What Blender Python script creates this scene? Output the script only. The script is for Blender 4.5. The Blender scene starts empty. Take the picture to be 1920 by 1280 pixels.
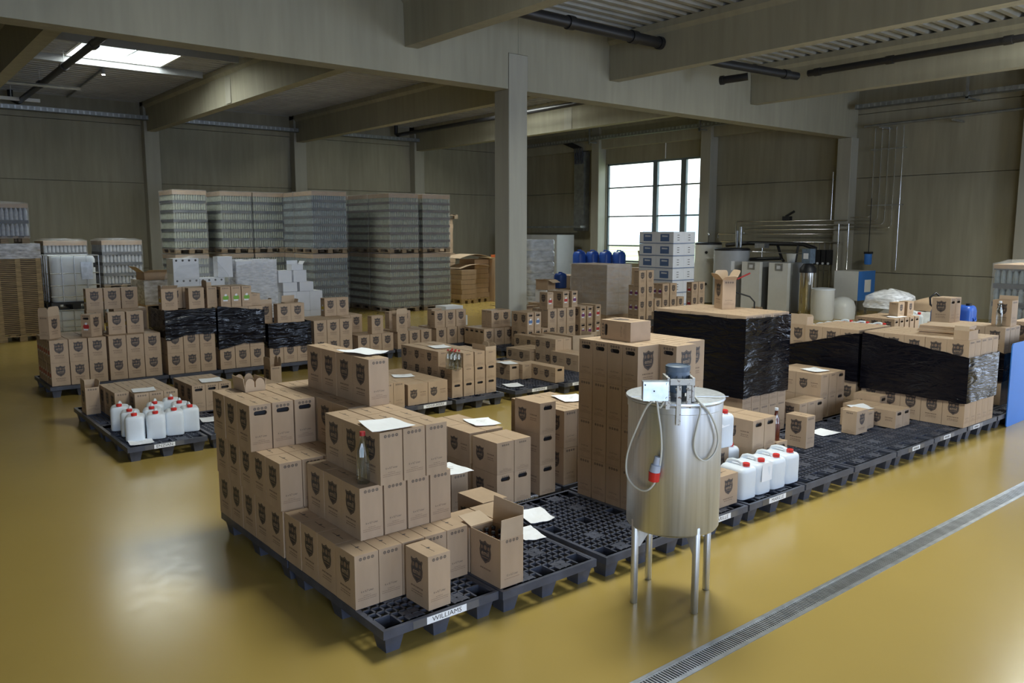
import bpy, math, random
from mathutils import Vector, Matrix, noise
random.seed(7)
PI = math.pi
SC = bpy.context.scene
COL = SC.collection

# ------------------------------------------------------------------ camera
cam_d = bpy.data.cameras.new('camera')
cam_d.sensor_fit = 'HORIZONTAL'; cam_d.sensor_width = 36.0
cam_d.lens = 36.0 * 1521.85 / 1920.0
cam_d.clip_start = 0.05; cam_d.clip_end = 400
cam = bpy.data.objects.new('camera', cam_d); COL.objects.link(cam)
YAW, PITCH = math.radians(50.7125), math.radians(7.7147)
cam.location = (-1.7608, -3.3055, 2.2782)
_d = Vector((math.cos(YAW)*math.cos(PITCH), math.sin(YAW)*math.cos(PITCH), -math.sin(PITCH)))
cam.rotation_euler = _d.to_track_quat('-Z', 'Y').to_euler()
SC.camera = cam

# ------------------------------------------------------------------ view, world, daylight
SC.view_settings.view_transform = 'Standard'
SC.view_settings.look = 'None'
SC.view_settings.exposure = 0.8
SC.view_settings.gamma = 1.0
SC.view_settings.use_curve_mapping = False
SC.cycles.max_bounces = 8
SC.cycles.diffuse_bounces = 5
SC.cycles.glossy_bounces = 4
SC.cycles.transmission_bounces = 8
SC.cycles.transparent_max_bounces = 16
SC.cycles.sample_clamp_indirect = 4.0
SC.cycles.caustics_reflective = False
SC.cycles.caustics_refractive = False

W = bpy.data.worlds.new('sky'); SC.world = W
W.use_nodes = True
_nt = W.node_tree; _nt.nodes.clear()
_o = _nt.nodes.new('ShaderNodeOutputWorld'); _b = _nt.nodes.new('ShaderNodeBackground')
_tc = _nt.nodes.new('ShaderNodeTexCoord'); _sp = _nt.nodes.new('ShaderNodeSeparateXYZ')
_r = _nt.nodes.new('ShaderNodeValToRGB')
_r.color_ramp.elements[0].position = 0.0; _r.color_ramp.elements[0].color = (0.95, 0.98, 1.0, 1)
_r.color_ramp.elements[1].position = 0.7; _r.color_ramp.elements[1].color = (0.62, 0.80, 1.0, 1)
_nt.links.new(_tc.outputs['Generated'], _sp.inputs[0]); _nt.links.new(_sp.outputs['Z'], _r.inputs[0])
_nt.links.new(_r.outputs[0], _b.inputs[0]); _b.inputs[1].default_value = 2.4
_nt.links.new(_b.outputs[0], _o.inputs[0])

def daylight(name, loc, direction, sx, sy, power, color, portal=False):
    l = bpy.data.lights.new(name, 'AREA'); l.shape = 'RECTANGLE'; l.size = sx; l.size_y = sy
    l.energy = power; l.color = color
    if portal: l.cycles.is_portal = True
    o = bpy.data.objects.new(name, l); COL.objects.link(o); o.location = loc
    o.rotation_euler = Vector(direction).to_track_quat('-Z', 'Y').to_euler()
    return o
DAY = (0.62, 0.76, 1.0); SKYLIT = (1.0, 0.965, 0.90)
# skylight domes in every second roof bay (the first is the one in view), daylight through the window; unseen gates are area lights added before solid walls
daylight('skylight_light', (3.6, 16.93, 6.52), (0, 0, -1), 2.06, 2.26, 150, SKYLIT)
daylight('skylight_light', (13.6, 16.93, 6.52), (0, 0, -1), 2.06, 2.26, 200, SKYLIT)
daylight('skylight_light', (3.6, 1.2, 6.52), (0, 0, -1), 2.06, 2.26, 270, SKYLIT)
daylight('skylight_light', (13.6, 0.2, 6.52), (0, 0, -1), 2.06, 2.26, 480, SKYLIT)
daylight('window_light', (20.62, 15.93, 2.95), (-1, 0, 0), 4.2, 3.5, 1, DAY, portal=True)
daylight('added_gate_light', (-2.5, -8.95, 2.1), (0, 1, 0), 4.4, 4.0, 320, DAY)
daylight('added_gate_light', (5.0, -8.95, 2.1), (0, 1, 0), 4.4, 4.0, 130, DAY)
daylight('added_gate_light', (13.0, -8.95, 2.1), (0, 1, 0), 4.4, 4.0, 340, DAY)
daylight('added_gate_light', (20.15, -3.0, 2.1), (-1, 0, 0), 4.4, 4.0, 160, DAY)

# ------------------------------------------------------------------ materials
def new_mat(name):
    m = bpy.data.materials.new(name); m.use_nodes = True
    nt = m.node_tree; b = nt.nodes['Principled BSDF']
    return m, nt, b
def N(nt, typ, **k):
    n = nt.nodes.new(typ)
    for a, v in k.items():
        if a.startswith('i_'): n.inputs[a[2:].replace('_', ' ')].default_value = v
        else: setattr(n, a, v)
    return n
def noise_tex(nt, scale, detail=4, stretch=None, coord='Object'):
    tc = N(nt, 'ShaderNodeTexCoord'); mp = N(nt, 'ShaderNodeMapping')
    if stretch: mp.inputs['Scale'].default_value = stretch
    nt.links.new(tc.outputs[coord], mp.inputs[0])
    n = N(nt, 'ShaderNodeTexNoise'); n.inputs['Scale'].default_value = scale; n.inputs['Detail'].default_value = detail
    nt.links.new(mp.outputs[0], n.inputs['Vector'])
    return n
def mix_col(nt, b, fac_out, c1, c2, lo=0.35, hi=0.65):
    r = N(nt, 'ShaderNodeValToRGB')
    r.color_ramp.elements[0].position = lo; r.color_ramp.elements[0].color = (*c1, 1)
    r.color_ramp.elements[1].position = hi; r.color_ramp.elements[1].color = (*c2, 1)
    nt.links.new(fac_out, r.inputs[0]); nt.links.new(r.outputs[0], b.inputs['Base Color'])
    return r
def bump(nt, b, out, strength, dist=0.01):
    bp = N(nt, 'ShaderNodeBump'); bp.inputs['Strength'].default_value = strength; bp.inputs['Distance'].default_value = dist
    nt.links.new(out, bp.inputs['Height']); nt.links.new(bp.outputs[0], b.inputs['Normal'])
def mat(name, col, rough=0.6, metal=0.0, var=0.08, scale=6.0, stretch=None, bmp=0.0, alpha=1.0, trans=0.0, spec=None, emit=None):
    m, nt, b = new_mat(name)
    b.inputs['Roughness'].default_value = rough; b.inputs['Metallic'].default_value = metal
    b.inputs['Base Color'].default_value = (*col, 1)
    if var or bmp:
        n = noise_tex(nt, scale, 4, stretch)
        if var: mix_col(nt, b, n.outputs['Fac'], [c*(1-var) for c in col], [min(1, c*(1+var)) for c in col])
        if bmp: bump(nt, b, n.outputs['Fac'], bmp)
    b.inputs['Alpha'].default_value = alpha
    b.inputs['Transmission Weight'].default_value = trans
    if spec is not None: b.inputs['Specular IOR Level'].default_value = spec
    if emit:
        b.inputs['Emission Color'].default_value = (*col, 1); b.inputs['Emission Strength'].default_value = emit
    return m

CARD = (0.44, 0.31, 0.20)
M = {}
M['card'] = mat('cardboard', CARD, 0.62, var=0.05, scale=9, stretch=(1, 1, 0.3))
M['card_dark'] = mat('cardboard_recess_shade', (0.10, 0.066, 0.04), 0.8, var=0.1)  # cardboard tone darkened for the shade in hand holes and between trays
M['card_pale'] = mat('cardboard_inner_face', (0.50, 0.37, 0.25), 0.7, var=0.05)
M['ink'] = mat('black_print', (0.042, 0.036, 0.036), 0.55, var=0.15, scale=30)
M['ink_soft'] = mat('brown_print', (0.20, 0.13, 0.085), 0.6, var=0.1, scale=40)
M['hole'] = mat('dark_hole', (0.018, 0.018, 0.022), 0.4, var=0)
M['lab_red'] = mat('label_red', (0.42, 0.03, 0.03), 0.5, var=0)
M['lab_green'] = mat('label_green', (0.16, 0.36, 0.03), 0.5, var=0)
M['lab_purple'] = mat('label_purple', (0.16, 0.03, 0.13), 0.5, var=0)
M['lab_blue'] = mat('label_blue', (0.10, 0.17, 0.34), 0.5, var=0)
M['lab_yellow'] = mat('label_yellow', (0.60, 0.44, 0.03), 0.5, var=0)
M['lab_white'] = mat('label_white', (0.72, 0.74, 0.78), 0.5, var=0)
M['pallet'] = mat('dark_grey_plastic', (0.062, 0.068, 0.092), 0.42, var=0.2, scale=8)
M['paper'] = mat('paper', (0.88, 0.89, 0.91), 0.7, var=0.02)
M['tape'] = mat('clear_tape', (0.12, 0.12, 0.13), 0.2, var=0.1)
M['can'] = mat('milky_plastic', (0.74, 0.79, 0.84), 0.35, var=0.03)
M['can_full'] = mat('milky_plastic_full', (0.70, 0.74, 0.70), 0.35, var=0.04)
M['cap'] = mat('red_cap', (0.62, 0.025, 0.02), 0.35, var=0)
M['black_film'] = None
M['wood'] = mat('pale_wood', (0.40, 0.285, 0.14), 0.7, var=0.25, scale=5, stretch=(1, 8, 8))
M['wood_old'] = mat('grey_wood', (0.27, 0.20, 0.13), 0.75, var=0.3, scale=5, stretch=(1, 8, 8))
M['white_card'] = mat('white_cardboard', (0.84, 0.85, 0.88), 0.5, var=0.02)
M['pad'] = mat('layer_pad_neck_shade', (0.065, 0.072, 0.085), 0.6, var=0.12)
M['pad_red'] = mat('layer_pad_neck_shade_reddish', (0.115, 0.092, 0.088), 0.6, var=0.12)
M['bottle'] = mat('flint_glass_mass', (0.33, 0.355, 0.285), 0.16, var=0.12, scale=14)
M['bottle_blue'] = mat('bluish_glass_mass', (0.22, 0.265, 0.28), 0.16, var=0.15, scale=14)
M['bottle_white'] = mat('white_glass_mass', (0.42, 0.44, 0.48), 0.2, var=0.1, scale=14)
M['galv'] = mat('galvanised_steel', (0.48, 0.50, 0.52), 0.38, 0.9, var=0.15, scale=12)
M['chrome'] = mat('chromed_pipe', (0.72, 0.72, 0.72), 0.16, 1.0, var=0.03)
M['white_metal'] = mat('white_enamel', (0.72, 0.72, 0.69), 0.35, var=0.02)
M['grey_metal'] = mat('grey_enamel', (0.30, 0.315, 0.33), 0.45, var=0.03)
M['tank_grey'] = mat('grey_tank_jacket', (0.44, 0.45, 0.46), 0.5, var=0.03)
M['black'] = mat('black_plastic', (0.012, 0.012, 0.014), 0.45, var=0.1)
M['blue'] = mat('blue_plastic', (0.018, 0.075, 0.36), 0.38, var=0.06)
M['blue_sheet'] = mat('blue_sheet', (0.045, 0.21, 0.68), 0.5, var=0.03, scale=2)
M['teal'] = mat('teal_plastic', (0.02, 0.28, 0.24), 0.4, var=0.15)
M['paint_white'] = mat('chipped_white_paint', (0.62, 0.61, 0.58), 0.5, var=0.0)
M['motor'] = mat('blue_grey_motor', (0.115, 0.16, 0.22), 0.45, var=0.18, scale=14)
M['cable'] = mat('cream_cable', (0.62, 0.61, 0.54), 0.45, var=0.03)
M['grey_plug'] = mat('grey_plug', (0.42, 0.46, 0.55), 0.4, var=0.05)
M['amber'] = mat('amber_bottle', (0.10, 0.016, 0.008), 0.08, var=0.1)
M['orange'] = mat('orange_plastic', (0.66, 0.16, 0.05), 0.5, var=0)
M['duct'] = mat('cable_tray_zinc', (0.30, 0.315, 0.315), 0.45, 0.6, var=0.15)
M['pipe_black'] = mat('black_drain_pipe', (0.018, 0.018, 0.020), 0.42, var=0.1)
M['frame'] = mat('grey_window_frame', (0.17, 0.21, 0.24), 0.45, var=0.04)
M['lamp'] = mat('lamp_glow', (1.0, 0.9, 0.75), 0.5, var=0, emit=60)
M['bag'] = mat('plastic_bags', (0.50, 0.50, 0.48), 0.4, var=0.2, scale=5)
M['plate'] = mat('brushed_plate', (0.44, 0.49, 0.56), 0.34, 0.85, var=0.2, scale=10)

def rusty(m):                                                       # chipped paint with rust specks
    nt = m.node_tree; b = nt.nodes['Principled BSDF']
    n = noise_tex(nt, 55, 6)
    r = mix_col(nt, b, n.outputs['Fac'], (0.16, 0.09, 0.05), (0.64, 0.63, 0.60), 0.36, 0.43)
rusty(M['paint_white'])

def steel():
    m, nt, b = new_mat('brushed_stainless')
    b.inputs['Metallic'].default_value = 1.0
    n = noise_tex(nt, 3.0, 6, (14, 14, 0.25))
    mix_col(nt, b, n.outputs['Fac'], (0.56, 0.58, 0.61), (0.72, 0.74, 0.77), 0.3, 0.7)
    rr = N(nt, 'ShaderNodeMapRange'); rr.inputs['To Min'].default_value = 0.36; rr.inputs['To Max'].default_value = 0.52
    nt.links.new(n.outputs['Fac'], rr.inputs['Value']); nt.links.new(rr.outputs[0], b.inputs['Roughness'])
    n2 = noise_tex(nt, 2.2, 3, (1, 1, 0.4))
    bump(nt, b, n2.outputs['Fac'], 0.12, 0.03)
    return m
M['steel'] = steel()

def concrete(name, c, streak=0.22):
    m, nt, b = new_mat(name)
    b.inputs['Roughness'].default_value = 0.8
    n1 = noise_tex(nt, 0.8, 5, (1, 1, 0.22)); n2 = noise_tex(nt, 7.0, 6, (1, 1, 0.10))
    mx = N(nt, 'ShaderNodeMix'); mx.data_type = 'FLOAT'; mx.inputs[0].default_value = 0.45
    nt.links.new(n1.outputs['Fac'], mx.inputs[2]); nt.links.new(n2.outputs['Fac'], mx.inputs[3])
    mix_col(nt, b, mx.outputs[0], [v*(1-streak) for v in c], [v*(1+streak) for v in c], 0.3, 0.7)
    n3 = noise_tex(nt, 40, 4); bump(nt, b, n3.outputs['Fac'], 0.12, 0.004)
    return m
M['conc_wall'] = concrete('wall_concrete', (0.30, 0.277, 0.205))
M['conc_beam'] = concrete('beam_concrete', (0.34, 0.322, 0.245), 0.16)
M['conc_col'] = concrete('column_concrete', (0.37, 0.355, 0.295), 0.12)

def epoxy():
    m, nt, b = new_mat('ochre_epoxy_floor')
    n1 = noise_tex(nt, 0.35, 3); n2 = noise_tex(nt, 9.0, 6)
    mix_col(nt, b, n1.outputs['Fac'], (0.39, 0.275, 0.075), (0.44, 0.31, 0.088), 0.35, 0.65)
    rr = N(nt, 'ShaderNodeMapRange'); rr.inputs['To Min'].default_value = 0.17; rr.inputs['To Max'].default_value = 0.27
    nt.links.new(n2.outputs['Fac'], rr.inputs['Value']); nt.links.new(rr.outputs[0], b.inputs['Roughness'])
    n3 = noise_tex(nt, 1.6, 2); bump(nt, b, n3.outputs['Fac'], 0.02, 0.05)
    b.inputs['Specular IOR Level'].default_value = 0.5
    return m
M['floor'] = epoxy()

def deck():
    m, nt, b = new_mat('coated_roof_sheet')
    b.inputs['Roughness'].default_value = 0.5; b.inputs['Metallic'].default_value = 0.1
    n = noise_tex(nt, 2.0, 3)
    mix_col(nt, b, n.outputs['Fac'], (0.33, 0.33, 0.31), (0.40, 0.40, 0.38))
    return m
M['deck'] = deck()

def wrap_black():
    m, nt, b = new_mat('black_stretch_film')
    b.inputs['Base Color'].default_value = (0.005, 0.005, 0.008, 1); b.inputs['Roughness'].default_value = 0.17
    b.inputs['Specular IOR Level'].default_value = 0.38
    n = noise_tex(nt, 2.6, 3, (1.0, 1.0, 4.5)); n2 = noise_tex(nt, 1.1, 2); n3 = noise_tex(nt, 9.0, 4, (1.0, 1.0, 6.0))
    n.inputs['Distortion'].default_value = 1.2
    r = N(nt, 'ShaderNodeMapRange'); r.inputs['From Min'].default_value = 0.52; r.inputs['From Max'].default_value = 0.66
    nt.links.new(n2.outputs['Fac'], r.inputs['Value'])
    mu = N(nt, 'ShaderNodeMath', operation='MULTIPLY'); nt.links.new(n3.outputs['Fac'], mu.inputs[0]); nt.links.new(r.outputs[0], mu.inputs[1])
    ad = N(nt, 'ShaderNodeMath', operation='MULTIPLY_ADD'); ad.inputs[1].default_value = 0.5
    nt.links.new(mu.outputs[0], ad.inputs[0]); nt.links.new(n.outputs['Fac'], ad.inputs[2])
    bump(nt, b, ad.outputs[0], 0.75, 0.028)
    return m
M['black_film'] = wrap_black()

def film(name, alpha, tint=(0.8, 0.83, 0.86), scale=4.0):
    m, nt, b = new_mat(name)
    b.inputs['Base Color'].default_value = (*tint, 1); b.inputs['Roughness'].default_value = 0.16
    n = noise_tex(nt, scale, 5, (1, 1, 3)); bump(nt, b, n.outputs['Fac'], 0.9, 0.03)
    rr = N(nt, 'ShaderNodeMapRange'); rr.inputs['From Min'].default_value = 0.3; rr.inputs['From Max'].default_value = 0.7
    rr.inputs['To Min'].default_value = alpha*0.5; rr.inputs['To Max'].default_value = min(1, alpha*1.5)
    nt.links.new(n.outputs['Fac'], rr.inputs['Value']); nt.links.new(rr.outputs[0], b.inputs['Alpha'])
    return m
M['film'] = film('clear_shrink_film', 0.16)
M['film_milky'] = film('milky_stretch_film', 0.6, (0.88, 0.89, 0.92), 7.0)
M['film_bale'] = film('bale_film', 0.85, (0.60, 0.63, 0.67))

def glass(name, col, rough=0.03):
    m, nt, b = new_mat(name)
    b.inputs['Base Color'].default_value = (*col, 1); b.inputs['Roughness'].default_value = rough
    b.inputs['Transmission Weight'].default_value = 1.0; b.inputs['IOR'].default_value = 1.45
    return m
def thin_glass():
    m = bpy.data.materials.new('clear_bottle_glass'); m.use_nodes = True; nt = m.node_tree; nt.nodes.clear()
    o = N(nt, 'ShaderNodeOutputMaterial'); t = N(nt, 'ShaderNodeBsdfTransparent'); g = N(nt, 'ShaderNodeBsdfGlossy')
    g.inputs['Roughness'].default_value = 0.05; lw = N(nt, 'ShaderNodeLayerWeight'); lw.inputs[0].default_value = 0.35
    t.inputs[0].default_value = (0.84, 0.88, 0.87, 1); mx = N(nt, 'ShaderNodeMixShader')
    nt.links.new(lw.outputs['Facing'], mx.inputs[0]); nt.links.new(t.outputs[0], mx.inputs[1]); nt.links.new(g.outputs[0], mx.inputs[2]); nt.links.new(mx.outputs[0], o.inputs[0])
    return m
M['glass'] = thin_glass()
def pane_mat():
    m = bpy.data.materials.new('window_glass'); m.use_nodes = True; nt = m.node_tree; nt.nodes.clear()
    o = N(nt, 'ShaderNodeOutputMaterial'); t = N(nt, 'ShaderNodeBsdfTransparent'); g = N(nt, 'ShaderNodeBsdfGlossy')
    g.inputs['Roughness'].default_value = 0.02; mx = N(nt, 'ShaderNodeMixShader'); mx.inputs[0].default_value = 0.06
    t.inputs[0].default_value = (0.93, 0.96, 0.95, 1)
    nt.links.new(t.outputs[0], mx.inputs[1]); nt.links.new(g.outputs[0], mx.inputs[2]); nt.links.new(mx.outputs[0], o.inputs[0])
    return m
M['pane'] = pane_mat()
def grassy():
    m, nt, b = new_mat('vineyard_slope'); b.inputs['Roughness'].default_value = 0.9
    n = noise_tex(nt, 0.5, 6, (0.3, 1, 1)); mix_col(nt, b, n.outputs['Fac'], (0.36, 0.40, 0.13), (0.56, 0.56, 0.30))
    return m
M['slope'] = grassy()
M['leaf'] = mat('shrub_leaves', (0.16, 0.22, 0.12), 0.6, var=0.4, scale=3)
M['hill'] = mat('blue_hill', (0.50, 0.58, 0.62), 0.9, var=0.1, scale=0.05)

# ------------------------------------------------------------------ mesh builder
class MB:
    def __init__(s): s.v = []; s.f = []; s.m = []
    def add(s, vs, fs, mi=0, mtx=None):
        k = len(s.v)
        s.v += [tuple(mtx @ Vector(p)) for p in vs] if mtx else [tuple(p) for p in vs]
        s.f += [tuple(i+k for i in q) for q in fs]; s.m += [mi]*len(fs)
    def box(s, x0, y0, z0, x1, y1, z1, mi=0, mtx=None):
        s.add([(x0,y0,z0),(x1,y0,z0),(x1,y1,z0),(x0,y1,z0),(x0,y0,z1),(x1,y0,z1),(x1,y1,z1),(x0,y1,z1)],
              [(0,3,2,1),(4,5,6,7),(0,1,5,4),(1,2,6,5),(2,3,7,6),(3,0,4,7)], mi, mtx)
    def loops(s, rings, mi=0, cap=True, closed=False):
        k = len(s.v); n = len(rings[0])
        for r in rings: s.v += [tuple(p) for p in r]
        m = len(rings)
        for a in range(m-1 + (1 if closed else 0)):
            b = (a+1) % m
            for i in range(n):
                j = (i+1) % n
                s.f.append((k+a*n+i, k+a*n+j, k+b*n+j, k+b*n+i)); s.m.append(mi)
        if cap and not closed:
            s.f.append(tuple(k+i for i in range(n-1, -1, -1))); s.m.append(mi)
            s.f.append(tuple(k+(m-1)*n+i for i in range(n))); s.m.append(mi)
    def lathe(s, prof, n=16, c=(0,0,0), mi=0, cap=True):
        s.loops([[(c[0]+r*math.cos(2*PI*i/n), c[1]+r*math.sin(2*PI*i/n), c[2]+z) for i in range(n)] for r, z in prof], mi, cap)
    def tube(s, path, r, n=8, mi=0, rad=None):
        P = [Vector(p) for p in path]; rings = []
        up = Vector((0, 0, 1)); prev = None
        for i, p in enumerate(P):
            t = (P[min(i+1, len(P)-1)] - P[max(i-1, 0)]).normalized()
            if prev is None:
                a = t.cross(up)
                if a.length < 1e-3: a = t.cross(Vector((1, 0, 0)))
                a.normalize()
            else:
                a = prev - t*prev.dot(t); a.normalize()
            b = t.cross(a); prev = a
            rr = rad[i] if rad else r
            rings.append([p + a*rr*math.cos(2*PI*k/n) + b*rr*math.sin(2*PI*k/n) for k in range(n)])
        s.loops(rings, mi)
    def prism(s, poly, z0, z1, mi=0, mtx=None):
        n = len(poly)
        vs = [(x, y, z0) for x, y in poly] + [(x, y, z1) for x, y in poly]
        fs = [tuple(range(n-1, -1, -1)), tuple(range(n, 2*n))] + [(i, (i+1) % n, n+(i+1) % n, n+i) for i in range(n)]
        s.add(vs, fs, mi, mtx)
    def flat(s, poly, mtx, mi=0): s.add([(x, y, 0) for x, y in poly], [tuple(range(len(poly)))], mi, mtx)
    def mesh(s, name, mats, smooth=None):
        me = bpy.data.meshes.new(name); me.from_pydata(s.v, [], s.f)
        for m in (mats if isinstance(mats, (list, tuple)) else [mats]): me.materials.append(M[m] if isinstance(m, str) else m)
        me.polygons.foreach_set('material_index', s.m)
        if smooth is not None:
            me.polygons.foreach_set('use_smooth', [True]*len(me.polygons)); me.set_sharp_from_angle(angle=math.radians(smooth))
        me.update(); return me
def link(name, data, parent=None, loc=None, rz=0.0):
    o = bpy.data.objects.new(name, data); COL.objects.link(o)
    if parent: o.parent = parent
    if loc: o.location = loc
    if rz: o.rotation_euler = (0, 0, rz)
    return o
def tag(o, label, cat, group=None):
    o['label'] = label; o['category'] = cat
    if group: o['group'] = group
    return o
def thing(name, label, cat, loc=(0,0,0), rz=0.0, group=None): return tag(link(name, None, None, loc, rz), label, cat, group)
def part(name, mb, mats, parent, smooth=None, stuff=False):
    o = link(name, mb.mesh(name, mats, smooth), parent)
    if stuff: o['kind'] = 'stuff'
    return o
def struct(name, mb, mats, parent=None, smooth=None):
    o = link(name, mb.mesh(name, mats, smooth), parent)
    if not parent: o['kind'] = 'structure'
    return o
def single(name, mb, mats, label, cat, loc=None, rz=0, group=None, smooth=None):
    return tag(link(name, mb.mesh(name, mats, smooth), None, loc, rz), label, cat, group)
def rot(o, x=0, y=0, z=0): o.rotation_euler = (x, y, z); return o
def dup(o, loc, rz, label, group=None):
    r = o.copy(); COL.objects.link(r); r.location = loc; r.rotation_euler = (0, 0, rz); r['label'] = label
    if group: r['group'] = group
    for c in o.children:
        d = c.copy(); COL.objects.link(d); d.parent = r
        for g in c.children:
            e = g.copy(); COL.objects.link(e); e.parent = d
    return r
_tx = {}
def text_geo(s):
    if s not in _tx:
        cu = bpy.data.curves.new('t', 'FONT'); cu.body = s; cu.size = 1; cu.align_x = 'CENTER'; cu.align_y = 'CENTER'; cu.resolution_u = 2
        ob = bpy.data.objects.new('t', cu); COL.objects.link(ob)
        me = bpy.data.meshes.new_from_object(ob.evaluated_get(bpy.context.evaluated_depsgraph_get()))
        _tx[s] = ([v.co.copy() for v in me.vertices], [tuple(p.vertices) for p in me.polygons])
        bpy.data.objects.remove(ob); bpy.data.curves.remove(cu); bpy.data.meshes.remove(me)
    return _tx[s]
def put_text(mb, s, size, mtx, mi=0, sx=1.0):
    v, f = text_geo(s)
    mb.add([(p.x*size*sx, p.y*size, 0) for p in v], f, mi, mtx)
def face_mtx(o, right, up):                                         # local XY -> a plane in space
    r = Vector(right).normalized(); u = Vector(up).normalized(); n = r.cross(u)
    return Matrix(((r.x, u.x, n.x, o[0]), (r.y, u.y, n.y, o[1]), (r.z, u.z, n.z, o[2]), (0, 0, 0, 1)))

# ------------------------------------------------------------------ the hall
XW, YL, ZR = 21.2, 24.6, 6.3                                        # window wall, left wall, underside of the roof sheets
XB, YF = -9.0, -9.0
mb = MB()
mb.box(XB, YF, -0.12, XW, -0.845, 0); mb.box(XB, -0.695, -0.12, XW, YL, 0); mb.box(XB, -0.845, -0.12, XW, -0.695, -0.055)
struct('floor', mb, 'floor')

def wall(name, panels, back):
    mb = MB(); mb.box(*back); w = struct(name, mb, 'conc_wall')
    for p in panels:
        b = MB(); b.box(*p); struct('wall_panel', b, 'conc_wall', w)
    return w
J = [(0, 1.10), (1.115, 3.80), (3.815, 5.60), (5.615, 7.0)]
ys = [YF, -0.65, 4.33, 9.14, 14.05, 19.24, YL]
P = []
for a, b in zip(ys[:-1], ys[1:]):
    for z0, z1 in J:
        if a == 14.05:
            if z0 == 1.115 or z0 == 3.815: continue
        P.append((XW, a+0.006, z0, XW+0.2, b-0.006, z1))
P += [(XW, 14.06, 4.84, XW+0.2, 19.23, 5.60), (XW, 14.06, 1.115, XW+0.2, 14.50, 4.825), (XW, 19.02, 1.115, XW+0.2, 19.23, 4.825)]
w = wall('wall_right', P, (XW+0.2, YF, 0, XW+0.22, 14.4, 7.0))
b = MB(); b.box(XW+0.2, 19.1, 0, XW+0.22, YL, 7.0); b.box(XW+0.2, 14.4, 0, XW+0.22, 19.1, 1.1); b.box(XW+0.2, 14.4, 4.9, XW+0.22, 19.1, 7.0)
struct('wall_backing', b, 'conc_wall', w)
xs = [XB, -3.9, 1.08, 6.07, 11.04, 16.1, XW]
wall('wall_left', [(a+0.006, YL, z0, b-0.006, YL+0.2, z1) for a, b in zip(xs[:-1], xs[1:]) for z0, z1 in J], (XB, YL+0.2, 0, XW, YL+0.22, 7.0))
wall('wall_front', [(a+0.006, YF-0.2, z0, b-0.006, YF, z1) for a, b in zip(xs[:-1], xs[1:]) for z0, z1 in J], (XB, YF-0.22, 0, XW, YF-0.2, 7.0))
wall('wall_back', [(XB-0.2, a+0.006, z0, XB, b-0.006, z1) for a, b in zip(ys[:-1], ys[1:]) for z0, z1 in J], (XB-0.22, YF, 0, XB-0.2, YL, 7.0))

# columns
def column(x0, y0, x1, y1, z1, name='column'):
    b = MB(); c = 0.012
    b.prism([(x0+c, y0), (x1-c, y0), (x1, y0+c), (x1, y1-c), (x1-c, y1), (x0+c, y1), (x0, y1-c), (x0, y0+c)], 0, z1)
    return struct(name, b, 'conc_col')
BY0, BY1, BZ = 9.0, 9.40, 4.95
c = column(8.225, 8.99, 8.685, 9.44, BZ - 0.005)
b = MB(); b.box(8.225, 8.99, BZ-0.005, 8.685, 9.07, 5.60); struct('column_lug', b, 'conc_col', c)
for k in range(-1, 4): column(5.85+5*(k-0)-0.0, YL-0.36, 6.30+5*k, YL-0.001, 7.0)
for y0, y1 in ((-0.85, -0.43), (4.12, 4.55), (8.93, 9.36), (13.85, 14.27), (19.05, 19.45)): column(20.8, y0, XW-0.001, y1, 4.94 if y0 == 8.93 else 7.0)

# main beams: two lengths meeting on the forked column head, with a chamfered lower edge
def beam_poly(x0, x1, name, notch):
    b = MB()
    if notch == 'r': poly = [(x0, BZ), (8.215, BZ), (8.215, 5.61), (x1, 5.61), (x1, 6.42), (x0, 6.42)]
    else: poly = [(8.695, BZ), (x1, BZ), (x1, 6.42), (x0, 6.42), (x0, 5.61), (8.695, 5.61)]
    m = Matrix(((1, 0, 0, 0), (0, 0, -1, 0), (0, 1, 0, 0), (0, 0, 0, 1)))
    b.prism(poly, -BY1, -BY0 - 0.0, 0, m)
    return struct(name, b, 'conc_beam')
beam_poly(XB, 8.452, 'beam_main', 'r'); beam_poly(8.458, 20.79, 'beam_main', 'l')
b = MB(); b.box(20.79, BY0, BZ, XW, BY1, 6.42); struct('beam_main', b, 'conc_beam')
# secondary beams
def cross_beam(x, y0, y1):
    b = MB()
    m = Matrix(((1, 0, 0, 0), (0, 0, 1, 0), (0, 1, 0, 0), (0, 0, 0, 1)))
    b.prism([(x-0.13, 5.40), (x+0.13, 5.40), (x+0.15, 6.10), (x+0.22, 6.18), (x+0.22, ZR), (x-0.22, ZR), (x-0.22, 6.18), (x-0.15, 6.10)], y0, y1, 0, m)
    return struct('beam_cross', b, 'conc_beam')
for k in range(-2, 4):
    cross_beam(6.07+5*k, BY1+0.012, YL-0.01)
    if k < 3: cross_beam(6.07+5*k, YF, BY0-0.012)

# paler concrete patches on the left beams
for k, yy in ((0, 17.0), (2, 15.4)):
    b = MB(); b.box(5.917+5*k, yy, 5.42, 5.925+5*k, yy+0.35, 6.05)
    t = struct('beam_patch', b, 'conc_col', None)

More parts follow.
